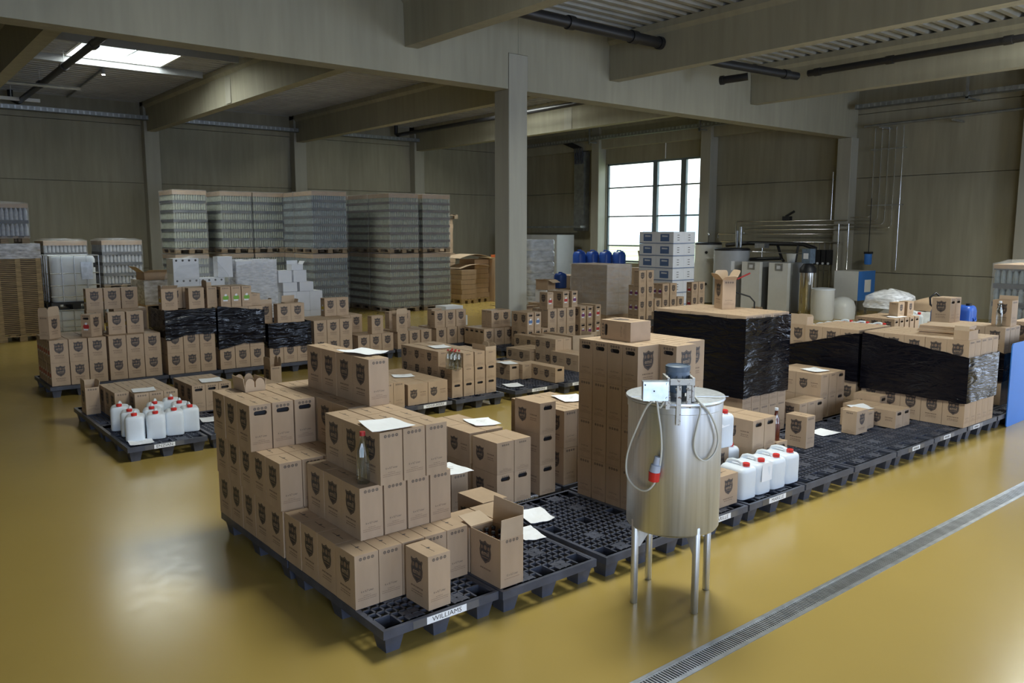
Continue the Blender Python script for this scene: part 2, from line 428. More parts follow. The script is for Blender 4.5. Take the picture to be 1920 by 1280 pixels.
# roof sheets: trapezoidal ribs running along x, with openings for the skylights
SKY = [(2.57, 15.90, 4.63, 18.16), (2.57, 0.07, 4.63, 2.33), (12.57, -0.93, 14.63, 1.33), (12.57, 15.80, 14.63, 18.06)]
prof = []
y = YF; pitch = 0.28
while y < YL:
    prof += [(y, ZR), (y+0.10, ZR), (y+0.14, ZR+0.13), (y+0.24, ZR+0.13)]; y += pitch
prof.append((YL, ZR))
b = MB()
for (ya, za), (yb, zb) in zip(prof[:-1], prof[1:]):
    if yb - ya < 1e-6: continue
    cuts = [(XB, XW)]
    for sx0, sy0, sx1, sy1 in SKY:
        if yb > sy0 and ya < sy1:
            cuts = [q for c0, c1 in cuts for q in (((c0, sx0), (sx1, c1)) if c0 < sx0 < c1 else ((c0, c1),))]
    for c0, c1 in cuts: b.add([(c0, ya, za), (c1, ya, za), (c1, yb, zb), (c0, yb, zb)], [(0, 1, 2, 3)])
b.box(XB, YF, ZR+0.42, 2.5, YL, ZR+0.5); b.box(4.7, YF, ZR+0.42, 12.5, YL, ZR+0.5); b.box(14.7, YF, ZR+0.42, XW, YL, ZR+0.5)
for x0, x1, cy in ((2.5, 4.7, ((YF, 0.0), (2.4, 15.7), (18.1, YL))), (12.5, 14.7, ((YF, -1.0), (1.4, 15.7), (18.1, YL)))):
    for a, c2 in cy: b.box(x0, a, ZR+0.42, x1, c2, ZR+0.5)
struct('ceiling', b, 'deck')
for i, (x0, y0, x1, y1) in enumerate(SKY):
    b = MB(); t = 0.05; z0, z1 = ZR-0.015, ZR+0.5
    b.box(x0-t, y0-t, z0, x1+t, y0, z1); b.box(x0-t, y1, z0, x1+t, y1+t, z1); b.box(x0-t, y0, z0, x0, y1, z1); b.box(x1, y0, z0, x1+t, y1, z1)
    s = struct('window_%d' % (i+2), b, 'white_metal')
    b = MB(); b.box(x0, y0, ZR+0.16, x1, y1, ZR+0.17); struct('pane', b, 'pane', s)
    b = MB(); b.tube([(x1-0.9, y1-0.02, ZR+0.05), (x1-0.75, y0+0.75, ZR+0.12)], 0.018, 6); struct('opener_arm', b, 'galv', s)
    if i == 0: b = MB(); b.box(x0-0.7, y1+0.05, ZR-0.16, x1+1.05, y1+0.13, ZR-0.0); b.box(x0-0.7, y0-0.13, ZR-0.16, x1+1.05, y0-0.05, ZR-0.0); struct('trimmer', b, 'grey_metal', s)

# the big window: frame, mullions, transoms, panes
wy0, wy1, wz0, wz1 = 14.50, 19.02, 1.115, 4.84
b = MB(); t = 0.07; xa, xb = XW+0.06, XW+0.14
b.box(xa, wy0, wz0, xb, wy1, wz0+t); b.box(xa, wy0, wz1-t, xb, wy1, wz1); b.box(xa, wy0, wz0, xb, wy0+t, wz1); b.box(xa, wy1-t, wz0, xb, wy1, wz1)
win = struct('window_1', b, 'frame')
cols = [wy0+t, 15.20, 15.42, 16.50, 16.70, wy1-t]; rows = [wz0+t, 1.72, 1.77, 2.82, 2.87, 3.90, 3.95, wz1-t]
for a, c2 in ((15.20, 15.42), (16.50, 16.70)):
    b = MB(); b.box(xa-0.03, a, wz0+t, xb, c2, wz1-t); struct('mullion', b, 'frame', win)
for a, c2 in ((1.72, 1.77), (2.82, 2.87), (3.90, 3.95)):
    for i in (0, 2, 4):
        b = MB(); b.box(xa, cols[i], a, xb, cols[i+1], c2); struct('transom', b, 'frame', win)
for j in (0, 2, 4, 6):
    for i in (0, 2, 4):
        b = MB(); b.box(xa+0.035, cols[i], rows[j], xa+0.045, cols[i+1], rows[j+1]); struct('pane', b, 'pane', win)
# outdoors: rising vineyard slope, far hill, shrubs close to the glass
b = MB()
nx, ny = 12, 16
g = [[(XW+0.6+i*i*0.55, -30+j*6.0, max(-0.1, 0.012*(i*i*0.55)**1.15*0.9) + 0.25*noise.noise(Vector((i*0.7, j*0.6, 0)))*(i > 2)) for j in range(ny)] for i in range(nx)]
b.add([p for r in g for p in r], [(i*ny+j, (i+1)*ny+j, (i+1)*ny+j+1, i*ny+j+1) for i in range(nx-1) for j in range(ny-1)])
struct('terrain', b, 'slope', smooth=60)
b = MB()
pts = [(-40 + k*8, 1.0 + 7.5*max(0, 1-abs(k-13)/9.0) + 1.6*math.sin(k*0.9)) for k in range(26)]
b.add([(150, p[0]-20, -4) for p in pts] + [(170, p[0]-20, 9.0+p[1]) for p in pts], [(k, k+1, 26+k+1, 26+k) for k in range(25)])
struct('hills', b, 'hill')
for k, (sx, sy, sz, r) in enumerate(((23.4, 17.4, 0.75, 0.85), (24.6, 19.2, 0.65, 0.8), (23.2, 15.6, 0.6, 0.75))):
    b = MB()
    for q in range(520):
        u = Vector((random.gauss(0, 1), random.gauss(0, 1), random.gauss(0, 1))).normalized()*r*random.uniform(0.45, 1.0)
        p = Vector((sx, sy, sz)) + Vector((u.x, u.y, u.z*0.95))
        if p.z < 0.02: p.z = 0.02
        a = Vector((random.uniform(-1, 1), random.uniform(-1, 1), random.uniform(-1, 1))).normalized()*0.10
        c2 = a.cross(Vector((random.uniform(-1, 1), random.uniform(-1, 1), 0.3))).normalized()*0.035
        b.add([p-a*0.5, p+c2, p+a*0.6, p-c2], [(0, 1, 2, 3)])
    b.tube([(sx, sy, -0.05), (sx+0.05, sy, sz)], 0.03, 5)
    single('shrub', b, 'leaf', ('grey-green shrub just outside the big window, in the middle', 'grey-green shrub outside the big window, beside its far jamb', 'grey-green shrub outside the big window, behind the blue-white cartons')[k], 'shrub', group='shrubs outside the big window')

# frames added out of view round the gate lights; the wall behind stays solid
for k, (x, y, r) in enumerate(((-2.5, YF, 0), (5.0, YF, 0), (13.0, YF, 0), (XW, -3.0, 1))):
    b = MB()
    if r: b.box(XW-1.0, y-2.35, 0, XW-0.9, y-2.2, 4.25); b.box(XW-1.0, y+2.2, 0, XW-0.9, y+2.35, 4.25); b.box(XW-1.0, y-2.35, 4.1, XW-0.9, y+2.35, 4.25)
    else: b.box(x-2.35, y+0.001, 0, x-2.2, y+0.1, 4.25); b.box(x+2.2, y+0.001, 0, x+2.35, y+0.1, 4.25); b.box(x-2.35, y+0.001, 4.1, x+2.35, y+0.1, 4.25)
    struct('door_%d' % (k+1), b, 'frame')

# ------------------------------------------------------------------ services on walls and ceiling
def tube_thing(name, path, r, m, label, cat, n=10, group=None): 
    b = MB(); b.tube(path, r, n); return single(name, b, m, label, cat, group=group, smooth=50)
def tray_thing(name, p0, p1, h, d, label, axis):
    b = MB(); n = int((Vector(p1)-Vector(p0)).length/0.16)
    t = thing(name, label, 'cable tray')
    x0, y0, z0 = p0; x1, y1, z1 = p1
    if axis == 'x':
        b.box(x0, y0, z0, x1, y0+0.012, z0+h); b.box(x0, y0+d-0.012, z0, x1, y0+d, z0+h); b.box(x0, y0, z0, x1, y0+d, z0+0.008)
    else:
        b.box(x0, y0, z0, x0+0.012, y1, z0+h); b.box(x0+d-0.012, y0, z0, x0+d, y1, z0+h); b.box(x0, y0, z0, x0+d, y1, z0+0.008)
    part('tray', b, 'duct', t)
    b = MB()
    for k in range(n):
        f = (k+0.5)/n
        if axis == 'x': b.box(x0+(x1-x0)*f-0.02, y0-0.006, z0+0.02, x0+(x1-x0)*f+0.02, y0+0.001, z0+h-0.02)
        else: b.box(x0-0.006, y0+(y1-y0)*f-0.02, z0+0.02, x0+0.001, y0+(y1-y0)*f+0.02, z0+h-0.02)
    part('side_slots', b, 'galv', t, stuff=True)
    return t
ty = YL-0.62
tray_thing('cable_tray', (-4, ty, 5.72), (6.28, ty, 5.72), 0.13, 0.24, 'zinc cable tray along the left wall, bay under the skylight', 'x')
tray_thing('cable_tray', (6.6, ty, 5.72), (11.28, ty, 5.72), 0.13, 0.24, 'zinc cable tray along the left wall, middle bay', 'x')
tray_thing('cable_tray', (11.6, ty, 5.72), (16.4, ty, 5.72), 0.13, 0.24, 'zinc cable tray along the left wall, bay nearest the central column', 'x')
tray_thing('cable_tray', (20.45, 9.6, 5.70), (20.45, 24.0, 5.70), 0.12, 0.24, 'zinc cable tray above the big window', 'y')
tray_thing('cable_tray', (20.45, -6.0, 5.66), (20.45, 8.7, 5.66), 0.12, 0.24, 'zinc cable tray high on the wall right of the pipe risers', 'y')
for yy, lb in ((19.2, 'steel tray bracket left of the big window'), (14.05, 'steel tray bracket right of the big window'), (5.75, 'steel tray bracket right of the pipe risers')):
    b = MB(); b.box(20.41, yy-0.03, 5.55, 20.445, yy+0.03, 6.28); b.box(20.41, yy-0.03, 5.60, XW-0.002, yy+0.03, 5.64); single('tray_bracket', b, 'duct', lb, 'bracket')
t = tube_thing('drain_pipe', [(2.38, 9.45, 5.95), (2.42, 17.5, 5.95), (2.46, 24.1, 5.95), (2.46, 24.3, 5.97), (2.30, 24.35, 6.05), (2.30, 24.35, 6.29)], 0.075, 'pipe_black', 'black drain pipe slung under the roof across the skylight', 'pipe')
for yy in (14.9, 17.7, 20.6):
    b = MB(); b.tube([(2.42, yy-0.09, 5.95), (2.42, yy+0.09, 5.95)], 0.098, 12); part('collar', b, 'pipe_black', t, 50)
    b = MB(); b.tube([(2.42, yy, 6.04), (2.42, yy, 6.30)], 0.008, 5); part('hanger', b, 'galv', t)
tube_thing('drain_pipe', [(15.0, 24.2, 6.29), (15.0, 24.2, 5.97), (15.0, 24.1, 5.93), (15.0, 9.45, 5.96)], 0.07, 'pipe_black', 'black drain pipe under the roof behind the central column', 'pipe')
def big_pipe(path, r, label, collars):
    t = thing('drain_pipe', label, 'pipe'); b = MB(); b.tube(path, r, 14); part('pipe', b, 'pipe_black', t, 50)
    for p, q in collars:
        c2 = MB(); c2.tube([p, q], r*1.22, 14); part('collar', c2, 'pipe_black', t, 50)
    return t
big_pipe([(6.26, 7.56, 5.92), (10.86, 7.56, 5.90)], 0.10, 'thick black drain pipe under the roof, right of the central column', [((8.38, 7.56, 5.91), (8.52, 7.56, 5.91)), ((10.0, 7.56, 5.904), (10.16, 7.56, 5.903)), ((10.78, 7.56, 5.90), (10.87, 7.56, 5.90))])
big_pipe([(11.3, 7.35, 5.70), (12.5, 7.34, 5.70), (14.98, 7.14, 5.70)], 0.085, 'black drain pipe branch beside the right roof beam', [((14.5, 7.18, 5.70), (14.66, 7.165, 5.70)), ((11.9, 7.345, 5.70), (12.02, 7.344, 5.70))])
big_pipe([(15.12, 6.95, 5.75), (15.12, -6.0, 5.78)], 0.07, 'long black drain pipe running along the far right roof beam', [((15.12, 5.2, 5.754), (15.12, 5.05, 5.754)), ((15.12, 3.0, 5.76), (15.12, 2.85, 5.76)), ((15.12, 6.8, 5.75), (15.12, 6.66, 5.75))])
big_pipe([(13.45, 8.02, 5.56), (13.55, 7.55, 5.57), (13.6, 7.46, 5.58)], 0.08, 'short black pipe stub joining the branch beside the right roof beam', [((13.44, 8.05, 5.56), (13.46, 7.97, 5.56))])
# light fitting rails and the small bright lamp under the roof
t = thing('spot_lamp', 'small bright lamp under the roof sheets beside the skylight', 'lamp', (3.58, 19.2, 6.129))
b = MB(); b.lathe([(0.05, 0.0), (0.05, 0.10), (0.02, 0.17)], 10); part('housing', b, 'grey_metal', t, 40)
b = MB(); b.lathe([(0.035, -0.012), (0.035, -0.002)], 10); part('lens', b, 'lamp', t)
tube_thing('lamp_rail', [(3.60, 19.4, 6.27), (3.80, 24.5, 6.27)], 0.03, 'duct', 'thin grey rail under the roof leading from the lamp to the left wall', 'rail', 6)
t = thing('strip_light', 'white strip light hanging over the left cable tray', 'lamp', (1.4, 23.55, 5.90))
b = MB(); b.box(-1.6, -0.06, 0, 1.5, 0.06, 0.09); part('body', b, 'white_metal', t)
b = MB(); b.box(0.0, -0.08, 0.09, 0.14, 0.08, 0.19); part('clip', b, 'white_metal', t)
for xx in (-1.0, 0.8):
    b = MB(); b.tube([(xx, 0, 0.09), (xx, 0, 0.40)], 0.01, 5); part('hanger', b, 'galv', t)
tube_thing('support_rail', [(-1.0, 19.75, 5.80), (3.15, 19.72, 5.80)], 0.045, 'duct', 'grey steel rail under the left roof bay carrying the drain pipe', 'rail', 6)
tube_thing('white_conduit', [(XW-0.02, 16.1, 4.86), (XW-0.02, 16.1, 6.28)], 0.02, 'white_metal', 'thin white conduit rising above the big window', 'pipe', 6)

# ------------------------------------------------------------------ floor drain
t = thing('floor_drain', 'long narrow steel channel drain with slotted grating across the ochre floor', 'drain', (0, -0.77, 0))
b = MB(); b.box(-4, -0.075, -0.05, 17, -0.055, 0.003); b.box(-4, 0.055, -0.05, 17, 0.075, 0.003); part('frame', b, 'galv', t)
b = MB()
for k in range(1050):
    x = -4 + k*0.02; b.box(x, -0.054, -0.02, x+0.011, 0.054, 0.0)
part('grating_bars', b, 'galv', t, stuff=True)
b = MB(); b.box(-4, -0.056, -0.022, 17, -0.044, 0.001); b.box(-4, 0.044, -0.022, 17, 0.056, 0.001); part('grating_edges', b, 'galv', t)

# ------------------------------------------------------------------ black plastic pallets
PW, PL, PZ = 0.785, 1.20, 0.155
WX = [(-0.365, -0.255), (-0.055, 0.055), (0.255, 0.365)]; WY = [(-0.57, -0.44), (-0.065, 0.065), (0.44, 0.57)]
def pallet_meshes():
    b = MB(); zt = PZ; t = 0.022; zb = zt-0.05
    b.box(-PW/2, -PL/2, zb, PW/2, -PL/2+t, zt); b.box(-PW/2, PL/2-t, zb, PW/2, PL/2, zt)
    b.box(-PW/2, -PL/2+t, zb, -PW/2+t, PL/2-t, zt); b.box(PW/2-t, -PL/2+t, zb, PW/2, PL/2-t, zt)
    gx = [-0.365, -0.310, -0.255, -0.205, -0.155, -0.105, -0.055, 0.0, 0.055, 0.105, 0.155, 0.205, 0.255, 0.310, 0.365]
    gy = [-0.57, -0.505, -0.44, -0.377, -0.315, -0.252, -0.19, -0.127, -0.065, 0.0, 0.065, 0.127, 0.19, 0.252, 0.315, 0.377, 0.44, 0.505, 0.57]
    well = lambda cx, cy: any(a < cx < c for a, c in WX) and any(a < cy < c for a, c in WY)
    for j, yv in enumerate(gy):                                     # bars along x
        run = None
        for i in range(len(gx)-1):
            cx = (gx[i]+gx[i+1])/2
            up = j < len(gy)-1 and well(cx, (yv+gy[j+1])/2); dn = j > 0 and well(cx, (yv+gy[j-1])/2)
            on = not (up and dn)
            if on and run is None: run = gx[i]
            if run is not None and (not on or i == len(gx)-2):
                e = gx[i+1] if on else gx[i]; h = 0.04 if j % 2 == 0 else 0.022
                b.box(run, yv-0.006, zt-h, e, yv+0.006, zt-0.002); run = None
    for i, xv in enumerate(gx):                                     # bars along y
        run = None
        for j in range(len(gy)-1):
            cy = (gy[j]+gy[j+1])/2
            rt = i < len(gx)-1 and well((xv+gx[i+1])/2, cy); lf = i > 0 and well((xv+gx[i-1])/2, cy)
            on = not (rt and lf)
            if on and run is None: run = gy[j]
            if run is not None and (not on or j == len(gy)-2):
                e = gy[j+1] if on else gy[j]
                b.box(xv-0.006, run, zt-0.03, xv+0.006, e, zt-0.002); run = None
    b.box(-PW/2+t, -0.576, zt-0.03, PW/2-t, -0.564, zt-0.002); b.box(-PW/2+t, 0.564, zt-0.03, PW/2-t, 0.576, zt-0.002)
    for cx in (-0.155, 0.155):                                      # solid plates in the grid
        for cy in (-0.505, -0.25, 0.25, 0.505): b.box(cx-0.05, cy-0.05, zt-0.012, cx+0.05, cy+0.05, zt-0.003)
    deck_me = b.mesh('deck', 'pallet')
    b = MB()
    def rg(w, d, z): return [(-w, -d, z), (w, -d, z), (w, d, z), (-w, d, z)]
    b.loops([rg(0.036, 0.044, 0.012), rg(0.052, 0.062, PZ-0.004), rg(0.062, 0.072, PZ-0.004), rg(0.062, 0.072, PZ-0.05), rg(0.042, 0.050, 0.0)], 0)
    return deck_me, b.mesh('foot', 'pallet')
DECK_ME, FOOT_ME = pallet_meshes()
def pallet(x0, y0, label, name=None, nx=0.0):
    t = thing('plastic_pallet', label, 'pallet', (x0+PW/2, y0+PL/2, 0), 0, 'black plastic pallets')
    link('deck', DECK_ME, t)
    for a, c2 in WX:
        for d, e in WY:
            f = link('foot', FOOT_ME, t, ((a+c2)/2, (d+e)/2, 0))
    if name:
        w = 0.034*max(6, len(name)) if name != '-' else 0.16
        yf = -PL/2
        b = MB(); b.box(nx-w/2-0.09, yf-0.0012, 0.106, nx+w/2+0.09, yf-0.0002, 0.152); part('tape', b, 'tape', t)
        b = MB(); b.box(nx-w/2, yf-0.0024, 0.108, nx+w/2, yf-0.0013, 0.150); l = part('name_label', b, 'paper', t)
        b = MB(); m = face_mtx((nx, yf-0.0030, 0.129), (1, 0, 0), (0, 0, 1))
        if name == '-':
            for k in range(6): b.flat([(-0.06+k*0.02, -0.012), (-0.048+k*0.02, -0.012), (-0.048+k*0.02, 0.012), (-0.06+k*0.02, 0.012)], m)
        else: put_text(b, name, 0.040, m, 0, 1.15)
        part('lettering', b, 'ink', l)
    return t
AX = [0.30, 1.095, 1.94, 2.755, 3.565, 4.375, 5.19, 6.0, 6.81, 7.62, 8.43, 9.24]
AY = [0.30, 0.27, 0.24, 0.26, 0.26, 0.26, 0.26, 0.26, 0.26, 0.255, 0.25, 0.26]
NM = {0: ('WILLIAMS', 0.02), 3: ('MARILLE', 0.05), 4: ('MARILLE', -0.01), 7: ('-', 0.0), 8: ('-', -0.1), 9: ('-', -0.18)}
ORD = ['first', 'second', 'third', 'fourth', 'fifth', 'sixth', 'seventh', 'eighth', 'ninth', 'tenth', 'eleventh', 'twelfth']
for i, x in enumerate(AX):
    nm = NM.get(i, (None, 0))
    pallet(x, AY[i], ('black plastic pallet labelled WILLIAMS at the front corner' if i == 0 else 'black plastic pallet, %s from the WILLIAMS corner in the front row along the drain' % ORD[i]), *nm)
for i, x in enumerate(AX[:11]):
    pallet(x, 1.525 if i < 9 else 1.52, 'black plastic pallet, %s from the left in the row right behind the front row' % ORD[i], *(('WILLIAMS', 0.0) if i == 2 else (None, 0)))
BX = [0.24, 1.06, 2.40, 3.22, 4.09, 5.05, 5.93, 6.75, 7.56]; BY = [5.14, 5.14, 5.02, 5.0, 4.97, 4.95, 4.93, 4.95, 4.95]
BN = {0: ('ENZIAN', -0.04), 3: ('VOGELBEERE', 0.18), 4: (None, 0), 5: ('HIMBEERE', 0.04), 6: ('HIMBEERE', -0.1)}
for i, x in enumerate(BX):
    pallet(x, BY[i], 'black plastic pallet, %s from the left in the middle row beginning with ENZIAN' % ORD[i], *BN.get(i, (None, 0)))
for i, x in enumerate(BX[:9]):
    pallet(x, BY[i]+1.22, 'black plastic pallet, %s from the left in the row behind the ENZIAN row' % ORD[i])
CX = [0.27, 1.06, 1.82, 2.60, 3.38, 4.20, 5.03, 5.86, 6.70]
CY = [9.18, 9.2, 9.15, 9.1, 9.1, 9.2, 9.3, 9.3, 9.3]
CX[2] = 1.85; CX[3] = 2.64; CX[4] = 3.43
for i, x in enumerate(CX): pallet(x, CY[i], 'black plastic pallet, %s from the left under the rear row of crested cartons' % ORD[i])

# ------------------------------------------------------------------ cartons
def shield(w, h):
    half = [(0.0, 0.62), (0.16, 0.52), (0.34, 0.50), (0.47, 0.56), (0.50, 0.47), (0.44, 0.30), (0.50, 0.05), (0.47, -0.22), (0.34, -0.42), (0.14, -0.53), (0.0, -0.62)]
    pts = half + [(-x, y) for x, y in reversed(half[1:-1])]
    return [(x*w, y*h/1.24) for x, y in pts][::-1]
def dashes(b, m, y, w, n, h, mi):
    x = -w/2
    while x < w/2 - 0.004:
        l = min(random.uniform(0.006, 0.022)*n, w/2-x); b.flat([(x, y), (x+l, y), (x+l, y+h), (x, y+h)], m, mi); x += l + 0.004*n
def lift(m, d): 
    r = m.copy(); n = m.col[2].xyz; r.translation = m.translation + n*d; return r
def crest(b, m, w, h):
    b.flat(shield(w, h), m, 0)
    b.flat(shield(w*0.90, h*0.92), lift(m, 0.0002), 1)
    b.flat(shield(w*0.85, h*0.87), lift(m, 0.0004), 0)
    m2 = lift(m, 0.0006)
    n = 10; c2 = [(0.13*w*math.cos(2*PI*k/n), 0.20*h+0.11*h*math.sin(2*PI*k/n)) for k in range(n)]
    b.flat(c2, m2, 1)
    for s in (-1, 1): b.flat([(s*0.20*w, 0.13*h), (s*0.36*w, 0.10*h), (s*0.34*w, 0.28*h), (s*0.22*w, 0.26*h)][::s], m2, 1)
    put_text(b, 'emil', w*0.40, m2 @ Matrix.Translation((0, -0.06*h, 0)), 2)
    b.flat([(-0.30*w, -0.22*h), (0.30*w, -0.22*h), (0.26*w, -0.26*h), (-0.26*w, -0.26*h)][::-1], m2, 1)
def ring(b, m, cx, cy, r, mi):
    n = 12; vs = []
    for k in range(n):
        a = 2*PI*k/n; vs += [(cx+r*math.cos(a), cy+r*math.sin(a), 0), (cx+0.62*r*math.cos(a), cy+0.62*r*math.sin(a), 0)]
    b.add(vs, [(2*k, (2*k+2) % (2*n), (2*k+3) % (2*n), 2*k+1) for k in range(n)], mi, m)
    b.flat([(cx-0.3*r, cy-0.3*r), (cx+0.3*r, cy-0.3*r), (cx+0.3*r, cy+0.3*r), (cx-0.3*r, cy+0.3*r)], m, mi)
def oval(w, h, n=12):
    p = []
    for k in range(n):
        a = 2*PI*(k+0.5)/n - 3*PI/4
        cx = (w-h) if math.cos(a) > 0 else -(w-h)
        p.append((cx + h*math.cos(a), h*math.sin(a)))
    return p
def holed_face(b, W_, H_, y, hz, hw, hh, mi_in):
    p = oval(hw, hh); n = len(p)
    vs = [(-W_/2, y, 0), (W_/2, y, 0), (W_/2, y, H_), (-W_/2, y, H_)] + [(px, y, hz+pz) for px, pz in p] + [(px, y+0.025, hz+pz) for px, pz in p]
    q = n//4; fs = []
    for s in range(4):
        arc = [4 + (s*q + k) % n for k in range(q+1)]
        fs.append(tuple([s, (s+1) % 4] + arc[::-1]))
    b.add(vs, fs, 0)
    k0 = len(b.v) - 2*n
    for k in range(n):
        b.f.append((k0+k, k0+(k+1) % n, k0+n+(k+1) % n, k0+n+k)); b.m.append(mi_in)
    b.f.append(tuple(k0+n+k for k in range(n))); b.m.append(2)
TYPES = {'A': (0.152, 0.230, 0.318), 'B': (0.172, 0.300, 0.248), 'C': (0.165, 0.300, 0.188), 'S': (0.160, 0.235, 0.248)}
_cm = {}
def carton_meshes(typ, hole=False, lab=None, seam=True):
    key = (typ, hole, lab, seam)
    if key in _cm: return _cm[key]
    W_, L_, H_ = TYPES[typ]
    b = MB()
    b.add([(W_/2, -L_/2, 0), (W_/2, L_/2, 0), (W_/2, L_/2, H_), (W_/2, -L_/2, H_)], [(0, 1, 2, 3)])
    b.add([(-W_/2, L_/2, 0), (-W_/2, -L_/2, 0), (-W_/2, -L_/2, H_), (-W_/2, L_/2, H_)], [(0, 1, 2, 3)])
    b.add([(W_/2, L_/2, 0), (-W_/2, L_/2, 0), (-W_/2, L_/2, H_), (W_/2, L_/2, H_)], [(0, 1, 2, 3)])
    if hole: holed_face(b, W_, H_, -L_/2, H_*0.82, 0.046, 0.0165, 1)
    else: b.add([(-W_/2, -L_/2, 0), (W_/2, -L_/2, 0), (W_/2, -L_/2, H_), (-W_/2, -L_/2, H_)], [(0, 1, 2, 3)])
    b.add([(-W_/2, -L_/2, 0), (W_/2, -L_/2, 0), (W_/2, L_/2, 0), (-W_/2, L_/2, 0)], [(3, 2, 1, 0)])
    if seam:                                                        # two top flaps with a real gap between them
        g = 0.0016; a = L_*0.30; z1 = H_; z0 = H_-0.004
        for s in (-1, 1):
            x0, x1 = (-W_/2, -g) if s < 0 else (g, W_/2)
            b.add([(x0, -L_/2, z1), (x1, -L_/2, z1), (x1, L_/2, z1), (x0, L_/2, z1)], [(0, 1, 2, 3)])
        for y0, y1 in ((-L_/2, -a), (a, L_/2)): b.add([(-g, y0, z1), (g, y0, z1), (g, y1, z1), (-g, y1, z1)], [(0, 1, 2, 3)])
        b.add([(-g, -a, z0), (g, -a, z0), (g, a, z0), (-g, a, z0)], [(0, 1, 2, 3)], 2)
        b.add([(-g, -a, z1), (-g, -a, z0), (-g, a, z0), (-g, a, z1), (g, -a, z1), (g, -a, z0), (g, a, z0), (g, a, z1)], [(0, 1, 2, 3), (7, 6, 5, 4)], 2)
    else: b.add([(-W_/2, -L_/2, H_), (W_/2, -L_/2, H_), (W_/2, L_/2, H_), (-W_/2, L_/2, H_)], [(0, 1, 2, 3)])
    body = b.mesh('carton', ['card', 'card_dark', 'hole'])
    kids = []
    b = MB(); e = 0.0005
    tall = typ == 'A'; sm = typ == 'S'
    cw = 0.118 if tall else (0.115 if typ == 'B' else 0.105 if sm else 0.10); ch = cw*(1.30 if tall else 1.22)
    for s in (-1, 1):
        off = 0 if tall or sm else -0.062
        cz = 0.205 if tall else (H_*0.62 if sm else H_*0.52)
        m = face_mtx((s*(W_/2+e), s*off, cz), (0, s, 0), (0, 0, 1)); crest(b, m, cw, ch)
        o2 = 0 if tall or sm else 0.075
        for q, (zz, ww, hh) in enumerate(((0.098, 0.125, 0.010), (0.076, 0.110, 0.006), (0.062, 0.120, 0.005)) if tall else ((0.055, 0.13, 0.008), (0.04, 0.11, 0.005)) if sm else ((H_*0.56, 0.085, 0.010), (H_*0.46, 0.075, 0.006), (H_*0.40, 0.08, 0.005))):
            m = face_mtx((s*(W_/2+e), s*o2, zz), (0, s, 0), (0, 0, 1)); dashes(b, m, 0, ww, 1, hh, 1)
    kids.append(('crest_print', b.mesh('crest_print', ['ink', 'ink_soft', 'card'])))
    b = MB()
    m = face_mtx((0, -L_/2-e, H_-0.026), (1, 0, 0), (0, 0, 1))
    r = 0.0095 if tall else 0.007
    for k in range(4): ring(b, m, (k-1.5)*r*2.7, 0, r, 0)
    if tall: put_text(b, '6 x 0,7 Liter', 0.0165, face_mtx((0, -L_/2-e, 0.098), (1, 0, 0), (0, 0, 1)))
    z2 = 0.070 if tall else 0.035
    for q, ww in enumerate((0.05, 0.12, 0.12)): dashes(b, face_mtx((0, -L_/2-e, z2-q*0.011), (1, 0, 0), (0, 0, 1)), 0, ww, 0.5, 0.0028, 1)
    if seam:
        m = Matrix.Translation((0.004, 0, H_+0.0004)); n = 10
        b.flat([(0.013*math.cos(2*PI*k/n), 0.008*math.sin(2*PI*k/n)) for k in range(n)], m, 0)
    kids.append(('end_print', b.mesh('end_print', ['ink', 'ink_soft'])))
    if lab:
        b = MB(); m = face_mtx((0, -L_/2-e, H_*0.46), (1, 0, 0), (0, 0, 1)); n = 14
        b.flat([(0.048*math.cos(2*PI*k/n), 0.040*math.sin(2*PI*k/n)*(1+0.15*math.cos(2*PI*k/n))) for k in range(n)], m, 0)
        m2 = lift(m, 0.0003)
        b.flat([(-0.018, 0.026), (0.018, 0.026), (0.022, 0.052), (0.004, 0.062), (-0.016, 0.05)], m2, 1)
        b.flat([(-0.040, -0.052), (0.030, -0.052), (0.030, -0.030), (-0.040, -0.030)], m2, 1)
        kids.append(('fruit_label', b.mesh('fruit_label', [lab, 'lab_white'])))
    _cm[key] = (body, kids); return _cm[key]
def carton(typ, x, y, z, rz, label, group, hole=False, lab=None, seam=True, jit=True):
    body, kids = carton_meshes(typ, hole, lab, seam)
    if jit: x += random.uniform(-0.0012, 0.0012); y += random.uniform(-0.0012, 0.0012)
    o = tag(link('carton', body, None, (x, y, z), rz), label, 'carton', group)
    for nm, me in kids: link(nm, me, o)
    return o
GAP = 0.0015
LAY = ['bottom', 'second', 'third', 'fourth', 'fifth']
STEP = {}
def stack(phrase, typ, x0, y0, z0, nx, ny, nz, r=0, adj='brown', keep=None, hole=None, lab=None, seam=True, px=None, py=None, shell=True, grp=None, l0=0):
    """cartons in columns i (to the right), rows j (away) and layers k; only those one can see from the aisle side"""
    W_, L_, H_ = TYPES[typ]
    px = px or (W_ if r == 0 else L_) + 0.005; py = py or (L_ if r == 0 else W_) + 0.004
    rz = 0 if r == 0 else -PI/2
    for k in range(nz):
        for j in range(ny):
            for i in range(nx):
                if keep and not keep(i, j, k): continue
                if shell and k < nz-1 and i > 0 and j > 0 and not (keep and not keep(i, j, k+1)): continue
                lb = '%s carton, %s from left, %s row, %s layer, %s' % (adj, ORD[i], ('front', 'second', 'third', 'fourth', 'fifth', 'sixth')[j], LAY[k+l0], phrase) if ny > 1 else '%s carton, %s from left, %s layer, %s' % (adj, ORD[i], LAY[k+l0], phrase)
                hl = hole(i, j, k) if callable(hole) else bool(hole)
                la = lab(i, j, k) if callable(lab) else lab
                carton(typ, x0+(i+0.5)*px, y0+(j+0.5)*py, z0+k*(H_+GAP), rz, lb, grp or ('cartons ' + phrase), hl, la, seam)
ZP = PZ + 0.001
H3 = TYPES['A'][2] + GAP
